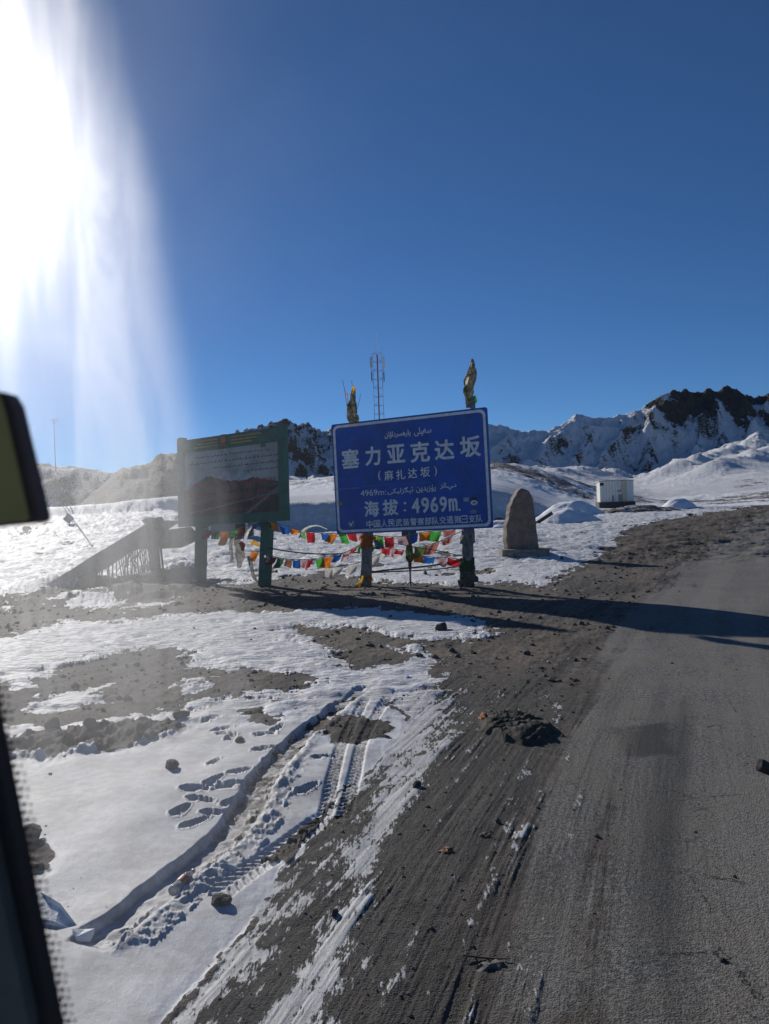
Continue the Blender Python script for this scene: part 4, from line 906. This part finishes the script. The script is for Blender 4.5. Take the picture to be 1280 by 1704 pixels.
P = [hp(-Wd / 2 - .12, -Dp / 2 - .12, zt + .02), hp(-Wd * .25, -Dp / 2 - .12, zt + .10), hp(Wd / 2 + .1, -Dp / 2 - .12, zt + .04), hp(Wd / 2 + .1, -Dp / 2 - .12, zt - .03), hp(-Wd / 2 - .12, -Dp / 2 - .12, zt - .04)]
MB().prism(P, R @ Vector((0, Dp + .24, 0))).build('roof', plain('hut_roof', (.5, .5, .5), .6), hut)
def hbox(x0, x1, z0, z1, nme, mat, d=.05): return MB().box(hp((x0 + x1) / 2, -Dp / 2 - .035 - d / 2, (z0 + z1) / 2), x1 - x0, d, z1 - z0, R).build(nme, mat, hut)
hbox(-1.52, -1.16, zt - .42, zt - .16, 'window', M['dark'], .03); w2 = hbox(.15, .52, zb + .12, zb + .75, 'door', plain('door_grey', (.30, .28, .25), .6)); hbox(-.42, -.28, zb + .12, zb + .70, 'hatch', M['grey_metal'])
for x, zz in ((.02, zt - .98), (.17, zt - .95), (.31, zt - 1.0), (.20, zt - 1.06), (.34, zt - .90)): hbox(x, x + .09, zz, zz + .07, 'vent_hole', M['dark'], .02)
for sx_ in (-1, 1):
    for sy_ in (-1, 1): MB().box(hp(sx_ * (Wd / 2 + .0), sy_ * (Dp / 2 + .0), (zb + zt) / 2 + .04), .10, .10, Hh - .1, R).build('corner_post', M['white_paint'], hut)

# ------------------------------------------------------------------ antenna tower beyond the hill bank
TD = 112.0
t0 = at(635, 800, TD); tz = gz(t0.x, t0.y); tow = empty('antenna_tower', (t0.x, t0.y, tz), 'slim red and white lattice antenna tower rising behind the blue sign', 'tower')
topz = at(632, 588, TD).z; hw = 8.0 / F * TD / 1.0; legs = [Vector((-hw, -.4, 0)), Vector((hw, -.4, 0)), Vector((0.0, .9, 0))]
ax0 = Vector((t0.x, t0.y, 0)); nx = at(631.5, 590, TD).x - t0.x
def tp_(l, z): k = (z - tz) / (topz - tz); return Vector((t0.x + nx * k * 0 + l.x * (1 - .06 * k), t0.y + l.y, z))
secs = 14; dz = (topz - tz) / secs
for i, l in enumerate(legs):
    for k in range(secs):
        MB().tube([tp_(l, tz - (.5 if k == 0 else 0) + k * dz), tp_(l, tz + (k + 1) * dz)], .11 if i == 2 else .035, 6).build('leg_section', M['red_metal'] if i == 2 or (k // 2) % 2 == 1 else M['pale_metal'], tow)
for k in range(secs + 1):
    z_ = tz + k * dz
    for a in range(3): MB().tube([tp_(legs[a], z_), tp_(legs[(a + 1) % 3], z_)], .024, 5).build('cross_bar', M['grey_metal'], tow)
    if k < secs: MB().tube([tp_(legs[2], z_ + dz * .5), tp_(legs[1 if k % 2 else 0], z_)], .025, 5).build('brace', M['grey_metal'], tow)
for sx_ in (-1, 1):
    for (dx_, dy_) in ((sx_ * (hw + .22), -.5),):
        zt_ = at(632, 597 if sx_ > 0 else 596, TD).z; a = Vector((t0.x + dx_, t0.y + dy_, zt_)); 
        an = MB().box(a - Vector((0, 0, .72)), .30, .16, 1.55).build('panel_antenna', M['antenna'] if sx_ > 0 else M['pale_metal'], tow, bevel=.03)
        MB().tube([a + Vector((-.05 * sx_, .15, .25)), a + Vector((-.05 * sx_, .15, -3.6))], .04, 6).build('mounting_pole', M['grey_metal'], tow); MB().box(a - Vector((.04 * sx_, 0, 2.7)), .16, .2, 1.2).build('radio_unit', M['dark_wood'], tow)
        for q_ in (.3, 1.2): MB().tube([a + Vector((0, .1, -q_)), tp_(legs[0 if sx_ < 0 else 1], a.z - q_)], .03, 5).build('bracket', M['grey_metal'], tow)
for dx_, v_ in ((0, 553), (-.35, 575), (.35, 572)): MB().tube([Vector((t0.x + dx_ * .5, t0.y + (.9 if dx_ == 0 else -.2), topz - .3)), Vector((t0.x + dx_, t0.y + (.9 if dx_ == 0 else -.2), at(632, v_, TD).z))], [.035, .012], 5).build('whip_antenna', M['pale_metal'], tow)

# far mast on the left ridge
MD = 1295.0; m0 = at(92.5, 776, MD); mz = gz(m0.x, m0.y); mast = empty('radio_mast', (m0.x, m0.y, mz), 'very thin radio mast with crossbars at its top on the far left ridge', 'mast')
mt_ = at(91, 697, MD).z; MB().tube([Vector((m0.x, m0.y, mz - 4)), Vector((m0.x, m0.y, mt_))], [.75, .45], 6).build('pole', M['grey_metal'], mast)
for v_, l_ in ((699, 6.0), (703, 4.0)): MB().tube([Vector((m0.x - l_, m0.y, at(91, v_, MD).z)), Vector((m0.x + l_ * 1.4, m0.y, at(91, v_, MD).z))], .4, 5).build('crossbar', M['grey_metal'], mast)
MB().tube([Vector((m0.x + 6, m0.y, at(91, 702, MD).z)), Vector((m0.x + 6, m0.y, at(91, 692, MD).z))], .3, 5).build('aerial', M['grey_metal'], mast)

# three thin poles on the snow crest
for k, (u, v0, v1) in enumerate(((98.5, 821, 843), (103.5, 822, 842), (108.5, 821, 841))):
    a = at(u, v1, 67.5); zg = gz(a.x, a.y); o = MB().tube([Vector((a.x, a.y, zg - .3)), Vector((a.x, a.y, at(u, v0, 67.5).z))], .035, 6).build('marker_pole', M['grey_metal'])
    tag(o, ('left', 'middle', 'right')[k] + ' one of the three thin poles on the snowy crest under the far mast', 'pole')
# leaning pole with a small plate on the snow slope
a = at(113, 846, 60); zg = gz(a.x, a.y); b = at(154, 912, 40); b.z = gz(b.x, b.y) + .05
lp = empty('leaning_pole', (b.x, b.y, gz(b.x, b.y)), 'thin pole up the left snow slope with a small grey plate near its top', 'pole')
pm = [b, b.lerp(at(135, 876, 50), 1), at(122, 858, 55), at(110, 845, 60)]
pm = [Vector((p.x, p.y, gz(p.x, p.y) + .12 + i * .05)) for i, p in enumerate([Vector(q) for q in pm])]
MB().tube(smooth_line(pm, 5), .045, 6).build('pole', M['grey_metal'], lp)
c = at(114, 857, 55); c.z = gz(c.x, c.y) + .35; MB().box(c, .55, .08, .55, Matrix.Rotation(.7, 3, 'Y')).build('plate', M['grey_metal'], lp)

# small shed behind the green board
SHD = 47.0; s0 = at(380, 903, SHD); sz_ = gz(s0.x, s0.y); shed = empty('small_shed', (s0.x, s0.y, sz_), 'low grey shed with a dark door seen behind under the green board', 'shed')
xa, xb, xc, xd = [at(u, 890, SHD).x for u in (336, 392, 409, 413)]; zt = at(380, 868, SHD).z
MB().box(((xa + xb) / 2, SHD + 1.5, (sz_ + zt) / 2), xb - xa, 3, zt - sz_ + .3).build('wall', plain('shed_wall', (.34, .35, .33), .8, var=.15), shed)
MB().box(((xb + xc) / 2, SHD + 1.5, (sz_ + zt) / 2 - .002), xc - xb, 2.9, zt - sz_ + .3).build('door', plain('shed_door', (.07, .06, .055), .8), shed)
MB().box(((xc + xd) / 2, SHD + .05, (sz_ + zt) / 2), xd - xc, .14, zt - sz_ + .4).build('post', M['white_paint'], shed); MB().box(((at(350, 890, SHD).x), SHD - .07, (sz_ + zt) / 2), .10, .12, zt - sz_ + .35).build('post', M['white_paint'], shed)
MB().box(((xa + xd) / 2, SHD + 1.4, zt + .18), xd - xa + .3, 3.3, .10).build('roof', M['grey_metal'], shed)

# ------------------------------------------------------------------ long ramp with struts at the left
rp = empty('viewing_ramp', (at(200, 965, 28).x, 28, 0), 'long grey ramp rising to the right on many thin struts at the left', 'ramp')
ch = [(-60, 1055, -60, 1062, 22.5), (24, 1004, 27, 1012, 24), (93, 963, 93, 976, 25.3), (117, 949, 120, 964, 25.8), (149, 928, 152, 950, 26.3), (186, 906, 190, 930, 27), (218, 887, 224, 914, 27.6), (247, 869, 250, 914, 28.2)]
for i in range(len(ch) - 1):
    a, b = ch[i], ch[i + 1]; P = [at(a[0], a[1], a[4]), at(b[0], b[1], b[4]), at(b[2], b[3], b[4] - .1), at(a[2], a[3], a[4] - .1)]
    MB().prism(P, Vector((.10, .16, .0))).build('deck_board', M['grey_wood'], rp)
    P2 = [at(a[0], a[1], a[4]), at(b[0], b[1], b[4])]; MB().add([P2[0] + Vector((.1, .16, .02)), P2[1] + Vector((.1, .16, .02)), P2[1] + Vector((.9, 1.3, .02)), P2[0] + Vector((.9, 1.3, .02))], [(0, 1, 2, 3)]).build('deck_surface', M['grey_wood'], rp)
P = [at(247, 869, 28.2), at(263, 860, 28.2), at(275, 882, 28.3), at(312, 877, 29.2), at(330, 897, 29.4), at(296, 912, 29), at(250, 914, 28.1)]
MB().prism(P, Vector((.1, .18, 0))).build('end_panel', M['grey_wood'], rp)
MB().prism([at(236, 866, 28.1), at(244, 861, 28.1), at(262, 862, 28.1), at(260, 868, 28.1), at(240, 872, 28.1)], Vector((.1, .3, 0))).build('snow_cap', M['concrete'], rp)
for u0, u1, rr in ((247, 255, .07), (252, 259, .07), (258, 264, .06), (262, 267, .05), (266, 273, .04)):
    a = at(u0, 868 if u0 < 256 else 900, 27.9); b = at(u1, 966, 27.7); b.z = gz(b.x, b.y) - .2; MB().tube([a, b], rr, 7).build('pillar', M['grey_wood'], rp)
rnd = random.Random(3)
for k in range(30):
    u = 148 + k * 3.5; yt = float(np.interp(u, [q[2] for q in ch], [q[3] for q in ch])) - 2; D = float(np.interp(u, [q[2] for q in ch], [q[4] for q in ch])) + rnd.uniform(-.1, .5)
    a = at(u, yt, D); b = at(u + rnd.uniform(-6, 8), 958, D); b.z = gz(b.x, b.y) - .1; MB().tube([a, b], .022, 5).build('strut', M['dark_wood'], rp)
for k in range(12):
    u = 205 + k * 3.8; a = at(u, 914, 27.6); b = at(u + rnd.uniform(-32, 26), rnd.uniform(935, 960), 27.7 + rnd.uniform(0, .5)); MB().tube([a, b], .018, 5).build('brace', M['dark_wood'], rp)
for u in (50, 105, 28): 
    D = float(np.interp(u, [q[2] for q in ch], [q[4] for q in ch])); a = at(u, float(np.interp(u, [q[2] for q in ch], [q[3] for q in ch])), D); b = Vector((a.x, a.y, gz(a.x, a.y) - .1)); MB().tube([a, b], .03, 5).build('strut', M['dark_wood'], rp)
sb = at(298, 962, 26.2); sb.z = gz(sb.x, sb.y); P = [at(262, 962, 26.3), at(268, 951, 26.6), at(316, 941, 26.8), at(327, 958, 26.4), at(325, 968, 26.2)]
o = MB().prism(P, Vector((0, .5, -.15))).build('concrete_slab', M['grey_wood']); tag(o, 'tilted dark slab lying on the ground left of the left green post', 'slab')

# ------------------------------------------------------------------ rocks, clods and litter
def rock_mesh(name, sx, sy, sz, seed, sub=2):
    bm = bmesh.new(); bmesh.ops.create_icosphere(bm, subdivisions=sub, radius=1)
    rnd = random.Random(seed); cuts = [(Vector((rnd.gauss(0, 1), rnd.gauss(0, 1), rnd.gauss(0, .8))).normalized(), rnd.uniform(.5, .85)) for _ in range(11)]
    for v in bm.verts:
        p = v.co.copy()
        for n_, d in cuts:
            k = p.dot(n_)
            if k > d: p -= n_ * (k - d)
        v.co = Vector((p.x * sx, p.y * sy, p.z * sz)) * rnd.uniform(.97, 1.03)
    me = bpy.data.meshes.new(name); bm.to_mesh(me); bm.free(); return me
def rock(px, py, wpx, hr, label, mat='rock', seed=1, name='rock', sink=.3, y=None, cat='rock'):
    q = site(px, py); wr = wpx / 2 / F * q.y * 1.15; g = gz(q.x, q.y)
    me = rock_mesh(name, wr, wr * .8, wr * hr, seed); o = bpy.data.objects.new(name, me); me.materials.append(M[mat]); C.objects.link(o)
    o.location = (q.x, q.y, g + wr * hr * (1 - sink * 2)); o.rotation_euler = (0, 0, seed); tag(o, label, cat); return o
rock(285, 1284, 31, .55, 'dark flat topped rock alone on the smooth snow left of the boot prints', seed=2)
rock(366, 1506, 38, .45, 'flat brown stone in the snow right of the plastic bottle', seed=3)
rock(400, 1235, 20, .5, 'small flat stone in the snow above the boot prints', seed=4)
rock(735, 1049, 24, .8, 'black angular rock on the snow patch in front of the blue sign', 'rock_dark', 5)
rock(506, 1242, 20, .5, 'dark stone lying on the edge of the narrow track', 'rock_dark', 6)
rock(694, 1308, 20, .6, 'small black stone at the right edge of the snowy streaks', 'rock_dark', 7)
rock(557, 1522, 17, .9, 'small dark clod standing in the white frozen streak', 'rock_dark', 8)
rock(1274, 1283, 34, .8, 'black lump of dirt cut by the right edge of the picture', 'rock_dark', 9)
rock(300, 1195, 36, .4, 'wide flat rock at the right end of the rubble row', seed=10)
rock(90, 1212, 34, .7, 'rounded dirty rock near the left end of the rubble row', seed=11)
rock(150, 1220, 28, .7, 'brown rock in the middle of the rubble row', seed=12)
rock(52, 1398, 40, .8, 'dark rock beside the window edge on the left snow', seed=13)
rock(64, 1447, 30, .5, 'lower of the two dark rocks beside the window edge', seed=14)
rock(1145, 860, 9, .7, 'small dark stone on the distant snowy roadside', 'rock_dark', 15)
rock(877, 1088, 12, .8, 'grey stone in the middle of the brown roadside', seed=16)
rock(1203, 1597, 14, .4, 'thin dark pebble on the asphalt at lower right', 'rock_dark', 17)
rock(990, 924, 7, .8, 'small stone right of the standing stone shadow', 'rock_dark', 18); rock(1048, 872, 9, .8, 'small stone on the snow below the white hut', 'rock_dark', 19)
rock(1000, 920, 6, .8, 'tiny stone beside the tip of the standing stone shadow', 'rock_dark', 20)
for k, (u, v, s_) in enumerate(((865, 888, 9), (832, 887, 14), (935, 934, 8), (708, 957, 9), (727, 958, 7), (790, 968, 16))):
    rock(u, v, s_, .8, ('dark stone on the snow just right of the blue sign', 'low dark stone pile left of the standing stone', 'stone at the right end of the stone plinth', 'small stone in snow right of the round sign pole', 'second small stone in snow right of the round sign pole', 'reddish stone at the foot of the right sign post')[k], 'rock_dark', 30 + k)
# cloth on the road
def crumple(name, cpx, cpy, wpx, hpx, hgt, mat, label, cat, seed, nx=56, ny=40, edge=None):
    c_ = site(cpx, cpy); Wm = wpx / F * c_.y; A = site(cpx, cpy - hpx / 2); Bq = site(cpx, cpy + hpx / 2); Dm = A.y - Bq.y
    X, Y = np.meshgrid(np.linspace(-1, 1, nx), np.linspace(-1, 1, ny), indexing='xy'); wv = (fbm(X * 1.5 + seed, Y * 1.5, 3, seed) - .5)
    th = np.arctan2(Y, X); rr = 1 + .28 * (fbm(th * 1.4 + 9, th * 0 + seed, 4, seed + 3) - .5) * 2; m = np.maximum(np.abs(X), np.abs(Y)); r = np.hypot(X, Y) + 1e-6; Xs = X / r * m * rr; Ys = Y / r * m * rr
    a = ridged(Xs * 1.0 + Ys * 1.6 + wv * 1.6, Ys * 5.0 - Xs * .9 + wv * 2.4, 3, seed + 5, .5) ; b_ = fbm(Xs * 3, Ys * 3, 4, seed + 9)
    z_ = hgt * (np.clip(1.25 - m ** 2, 0, 1)) * (.25 + .75 * a + .5 * b_) * sst(1.02, .75, m)
    x = c_.x + Xs * Wm / 2; y = c_.y + Ys * Dm / 2; g = near(x.ravel(), y.ravel())[0].reshape(x.shape); x += (a - .5) * .05; y += (b_ - .5) * .06
    P = np.stack([x, y, g + z_ - .004], -1).reshape(-1, 3); ix = np.arange(nx * ny).reshape(ny, nx)
    f = np.stack([ix[:-1, :-1], ix[:-1, 1:], ix[1:, 1:], ix[1:, :-1]], -1).reshape(-1, 4).tolist()
    o = MB().add([tuple(p) for p in P.tolist()], f).build(name, mat, smooth=True); tag(o, label, cat); return o
crumple('crumpled_cloth', 856, 1214, 134, 58, .10, plain('muddy_cloth', (.066, .060, .048), .9, var=.45, scale=14, bump=.008, bscale=50, translucent=.1), 'crumpled muddy dark cloth lying on the ground at the road edge', 'cloth', 3)
crumple('orange_scrap', 805, 1196, 15, 11, .05, plain('orange_scrap', (.30, .12, .05), .9), 'small orange brown scrap at the left end of the crumpled cloth', 'litter', 8, 14, 12)
crumple('pale_rag', 818, 1607, 60, 14, .02, plain('pale_rag', (.15, .14, .12), .9), 'small grey rag under the twig at the bottom of the road', 'cloth', 12, 24, 14)
a, b = [site(u, v) for u, v in ((770, 1594), (850, 1600))]; tw = [Vector((p.x, p.y, gz(p.x, p.y) + .012)) for p in (a, a.lerp(b, .35) + Vector((0, .02, 0)), a.lerp(b, .7), b)]
tag(MB().tube(tw, [.004, .006, .005, .003], 6).build('twig', plain('twig', (.10, .05, .035), .8)), 'thin brown twig lying on the asphalt near the bottom', 'twig')
for k, (u, v, w_, h_, c_) in enumerate(((680, 1133, 10, 6, (.05, .18, .5)), (742, 1417, 26, 9, (.22, .09, .05)), (808, 1392, 20, 8, (.11, .085, .06)))):
    crumple('litter_scrap', u, v, w_, h_, .02, plain('scrap%d' % k, c_, .8), ('tiny blue scrap of litter on the snow edge', 'rusty brown scrap in the churned streaks', 'brown frozen scrap beside the dark tyre mark')[k], 'litter', 40 + k, 12, 10)
# plastic bottle in the wheel rut
a = site(287, 1494); b = site(323, 1461); a.z = gz(a.x, a.y) + .035; b.z = gz(b.x, b.y) + .035; d = (b - a).normalized(); L = .25; mid_ = (a + b) / 2; a = mid_ - d * L / 2; zz = max(gz(mid_.x, mid_.y), 0) + .036; a.z = zz; d.z = .04
bt = empty('plastic_bottle', a, 'crushed clear plastic bottle with a faded orange label lying in the wheel rut', 'bottle')
clear = plain('bottle_plastic', (.50, .50, .49), .12, var=.1, spec=.8); t_ = clear.node_tree; bb = [n_ for n_ in t_.nodes if n_.type == 'BSDF_PRINCIPLED'][0]; bb.inputs['Transmission Weight'].default_value = .45; bb.inputs['IOR'].default_value = 1.2
def ringp(k): return a + d * (L * k)
MB().tube([ringp(k) for k in (0, .02, .08, .30)], [.022, .032, .033, .033], 16).build('bottle_base', clear, bt, smooth=True)
MB().tube([ringp(k) for k in (.30, .34, .58, .60)], [.0335, .034, .034, .0335], 16).build('bottle_label', plain('bottle_label', (.42, .15, .09), .5, var=.3, scale=20), bt, smooth=True)
MB().tube([ringp(k) for k in (.60, .72, .82, .90, .95)], [.033, .031, .020, .012, .012], 16).build('bottle_neck', clear, bt, smooth=True)
MB().tube([ringp(k) for k in (.945, 1.0)], [.0155, .0155], 12).build('bottle_cap', plain('cap', (.6, .55, .5), .4), bt)
# sheets of broken snow crust by the window edge
crust = plain('snow_crust', (.80, .82, .84), .6, var=.08, scale=8, bump=.01, bscale=40)
for k, (P, hh) in enumerate((([(58, 1522), (66, 1508), (100, 1530), (142, 1554), (90, 1548), (60, 1540)], .05), ([(120, 1562), (140, 1552), (158, 1550), (150, 1558), (128, 1570)], .03))):
    Q = [site(*p) for p in P]; cz = max(gz(q.x, q.y) for q in Q)
    Q = [Vector((q.x, q.y, gz(q.x, q.y) + (hh if i in (1, 2) else .0) + .01)) for i, q in enumerate(Q)]
    o = MB().prism(Q, Vector((0, .01, .022))).build('snow_crust', crust, bevel=.004); tag(o, ('long pointed plate of snow crust at the lower end of the rut', 'small broken piece of snow crust at the tip of the rut')[k], 'snow crust')
# loose stones scattered over the bare ground: too many to count
rs_ = np.random.RandomState(4); NS = 9000
yy = np.exp(rs_.uniform(math.log(3.0), math.log(34), NS)); uu = rs_.uniform(-60, 1340, NS); xx = (uu - 640) / F * yy
zz, sn_, ro_, mu_, so_ = near(xx, yy); keep = ((sn_ < .3) & (ro_ < .5)) | (rs_.rand(NS) < .03); xx, yy, zz, ro_ = xx[keep], yy[keep], zz[keep], ro_[keep]
ico = bmesh.new(); bmesh.ops.create_icosphere(ico, subdivisions=1, radius=1); IV = np.array([v.co[:] for v in ico.verts]); IF = [tuple(v.index for v in f.verts) for f in ico.faces]; ico.free()
mb = MB()
for x, y, z_ in zip(xx, yy, zz):
    s_ = (.0035 + .0014 * y) * rs_.gamma(1.3, .6) * (.55 if y < 9 else 1); s_ = min(s_, .07); J = IV * (1 + rs_.uniform(-.35, .35, IV.shape)) * np.array([s_, s_ * .85, s_ * rs_.uniform(.4, .9)])
    c1, s1 = math.cos(x * 99), math.sin(x * 99); J = J @ np.array([[c1, -s1, 0], [s1, c1, 0], [0, 0, 1]]); mb.add((J + np.array([x, y, z_ + s_ * .15])).tolist(), IF)
tag(mb.build('gravel', plain('gravel_stones', (.095, .080, .067), .9, var=.6, scale=1.7)), kind='stuff')
# snow banks and the dark mound near the hut
def mound(name, cpx, cpy, y, wx, wy, hgt, label, mat, seed, cut=0.):
    c_ = at(cpx, cpy, y); X, Y = np.meshgrid(np.linspace(-1, 1, 40), np.linspace(-1, 1, 30), indexing='xy'); r = np.maximum(np.hypot(X, Y), 1e-6); m = np.maximum(abs(X), abs(Y)); Xs, Ys = X / r * m, Y / r * m
    h_ = np.clip(1 - m, 0, 1) ** .8 * hgt * (1 + .35 * (fbm(Xs * 2 + seed, Ys * 2, 4, seed) - .5)); h_ = np.minimum(h_, hgt * .72 + Xs * hgt * .15)
    x = c_.x + Xs * wx / 2; yy_ = y + Ys * wy / 2; g = near(x.ravel(), np.minimum(yy_.ravel(), 74.9))[0].reshape(x.shape)
    P = np.stack([x, yy_, g + h_ - .05], -1).reshape(-1, 3).tolist(); ix = np.arange(1200).reshape(30, 40); f = np.stack([ix[:-1, :-1], ix[:-1, 1:], ix[1:, 1:], ix[1:, :-1]], -1).reshape(-1, 4).tolist()
    o = MB().add(P, f).build(name, mat, smooth=True); tag(o, label, 'snow bank' if 'snow' in name else 'mound'); return o
snowm = plain('bank_snow', (.80, .81, .83), .7, var=.05, bump=.03, bscale=3)
mound('snow_bank', 938, 860, 52, 4.6, 5, 1.25, 'rounded snow bank with a shaded side right of the standing stone', snowm, 3)
mound('snow_bank', 950, 846, 62, 5.5, 4, 1.6, 'flat topped snow bank behind the rounded one, left of the hut', snowm, 5)
mound('snow_bank', 835, 872, 48, 3.2, 3, .6, 'low snow bank between the blue sign and the standing stone', snowm, 7)
mound('snow_bank', 1130, 848, 66, 3.0, 3, 1.1, 'small snow mound right of the white hut', snowm, 8)
mound('dirt_mound', 1062, 858, 63, 7.5, 4, .7, 'dark dirt mound spread in front of the white hut', plain('dirt', (.08, .065, .052), .95, var=.5, scale=2, dirt=(.75, .75, .77, .9), bump=.05, bscale=6), 9)
o = MB().box(at(903, 864, 50), 1.5, .2, .22, Matrix.Rotation(-.55, 3, 'Y')).build('dark_beam', M['dark_wood']); tag(o, 'dark beam leaning in the snow bank right of the standing stone', 'beam')

# ------------------------------------------------------------------ the vehicle window this is seen through
wy_ = .42
win = empty('vehicle_window', (0, wy_, 1.35), 'dusty vehicle window with a black dotted edge band at lower left', 'window')
gm = bpy.data.materials.new('dusty_glass'); gm.use_nodes = True; t = gm.node_tree; t.nodes.clear(); o_ = t.nodes.new('ShaderNodeOutputMaterial'); n = N(t)
P = n.coord(); xyz = n('SeparateXYZ'); n.l(P, xyz.inputs[0]); film = n.noise(n.scale(P, (22, 1, 2.2)), 1.6, 6, .65, .7); blot = n.noise(P, 7, 4, .6)
# the part of the pane that no wiper reaches is thick with road dust; its edge runs down the left side
ed = n.m('ADD', n.m('ADD', xyz.outputs[0], n.m('MULTIPLY', n.m('SUBTRACT', xyz.outputs[2], 2.35), .22)), n.m('MULTIPLY', n.m('SUBTRACT', blot, .5), .05))
zone = n.ramp(ed, -.142, -.082, 1, 0)
low = n.ramp(xyz.outputs[2], 2.06, 2.23, .12, 1)
dens = n.m('ADD', n.ramp(film, .36, .66, .55, 1.4), n.ramp(blot, .48, .7, 0, .5)); dz_ = n.m('MULTIPLY', n.m('MULTIPLY', zone, dens), low)
a = n('VolumeScatter'); a.inputs['Anisotropy'].default_value = .915; n.l(n.m('ADD', n.m('MULTIPLY', dz_, 17.0), n.m('MULTIPLY', n.ramp(blot, .3, .7, .6, 1.3), 4.5)), a.inputs['Density'])
b = n('VolumeScatter'); b.inputs['Anisotropy'].default_value = .62; n.l(n.m('ADD', n.m('MULTIPLY', dz_, 42.0), .25), b.inputs['Density'])
ad = n('AddShader'); n.l(a.outputs[0], ad.inputs[0]); n.l(b.outputs[0], ad.inputs[1]); n.l(ad.outputs[0], o_.inputs['Volume'])
MB().box((0.35, wy_, 2.3), 2.4, .006, 1.6).build('glass', gm, win)
def wp(u, v, y): return at(u, v, y)
band = [wp(-70, 890, wy_ - .02), wp(-12, 1215, wy_ - .02), wp(86, 1704, wy_ - .02), wp(126, 1900, wy_ - .02), wp(60, 1900, wy_ - .02), wp(48, 1704, wy_ - .02), wp(-10, 1440, wy_ - .02), wp(-120, 890, wy_ - .02)]
MB().prism(band, Vector((0, .012, 0))).build('edge_band', M['dark'], win)
inner = [wp(-10, 1435, wy_ - .03), wp(48, 1704, wy_ - .03), wp(60, 1900, wy_ - .03), wp(-300, 1900, wy_ - .03), wp(-300, 890, wy_ - .03), wp(-118, 890, wy_ - .03)]
MB().prism(inner, Vector((0, .015, 0))).build('inner_trim', plain('interior_trim', (.07, .078, .068), .8, var=.15, scale=30), win)
dots = MB()
for i in range(60):
    t__ = i / 59; eu = -25 + t__ * (130 + 25); ev = 1120 + t__ * (1880 - 1120)
    for j in range(3):
        r_ = .0017 * (1 - j * .28); c_ = wp(eu + 6 + j * 11 + (i % 2) * 3, ev, wy_ - .008); dots.prism([c_ + Vector((math.cos(q) * r_, 0, math.sin(q) * r_)) for q in [2 * PI * k / 8 for k in range(8)]], Vector((0, .001, 0)))
o = dots.build('edge_dots', M['dark'], win); o['kind'] = 'stuff'
MB().box((.35, wy_, 1.46), 2.5, .05, .08).build('bottom_rail', M['dark'], win); MB().box((.35, wy_, 3.14), 2.5, .05, .08).build('top_rail', M['dark'], win); MB().box((1.59, wy_, 2.3), .08, .05, 1.6).build('side_rail', M['dark'], win)
MB().box((-.89, wy_, 2.3), .08, .05, 1.6).build('side_rail', M['dark'], win)
py_ = .36; pl_ = empty('olive_plate', at(-20, 760, py_), 'out of focus olive plate with a dark rim close by at the left edge', 'mirror')
oc = [wp(-169, 640, py_), wp(-9, 650, py_), wp(9, 653, py_), wp(21, 672, py_), wp(67, 862, py_), wp(61, 870, py_), wp(-169, 893, py_)]
ic = [wp(-167, 643, py_), wp(-11, 652, py_), wp(4, 657, py_), wp(14, 685, py_), wp(54, 862, py_), wp(47, 867, py_), wp(-167, 889, py_)]
MB().prism(oc, Vector((0, .012, 0))).build('rim', plain('rim_brown', (.075, .048, .040), .7), pl_)
MB().prism([p + Vector((0, -.002, 0)) for p in ic], Vector((0, -.002, 0))).build('plate_face', M['olive'], pl_)
MB().tube([wp(-150, 700, py_ + .02), wp(-150, 700, py_ + .02) + Vector((-.15, .03, .1))], .006, 8).build('bracket', M['dark'], pl_)
print('objects', len(bpy.data.objects))
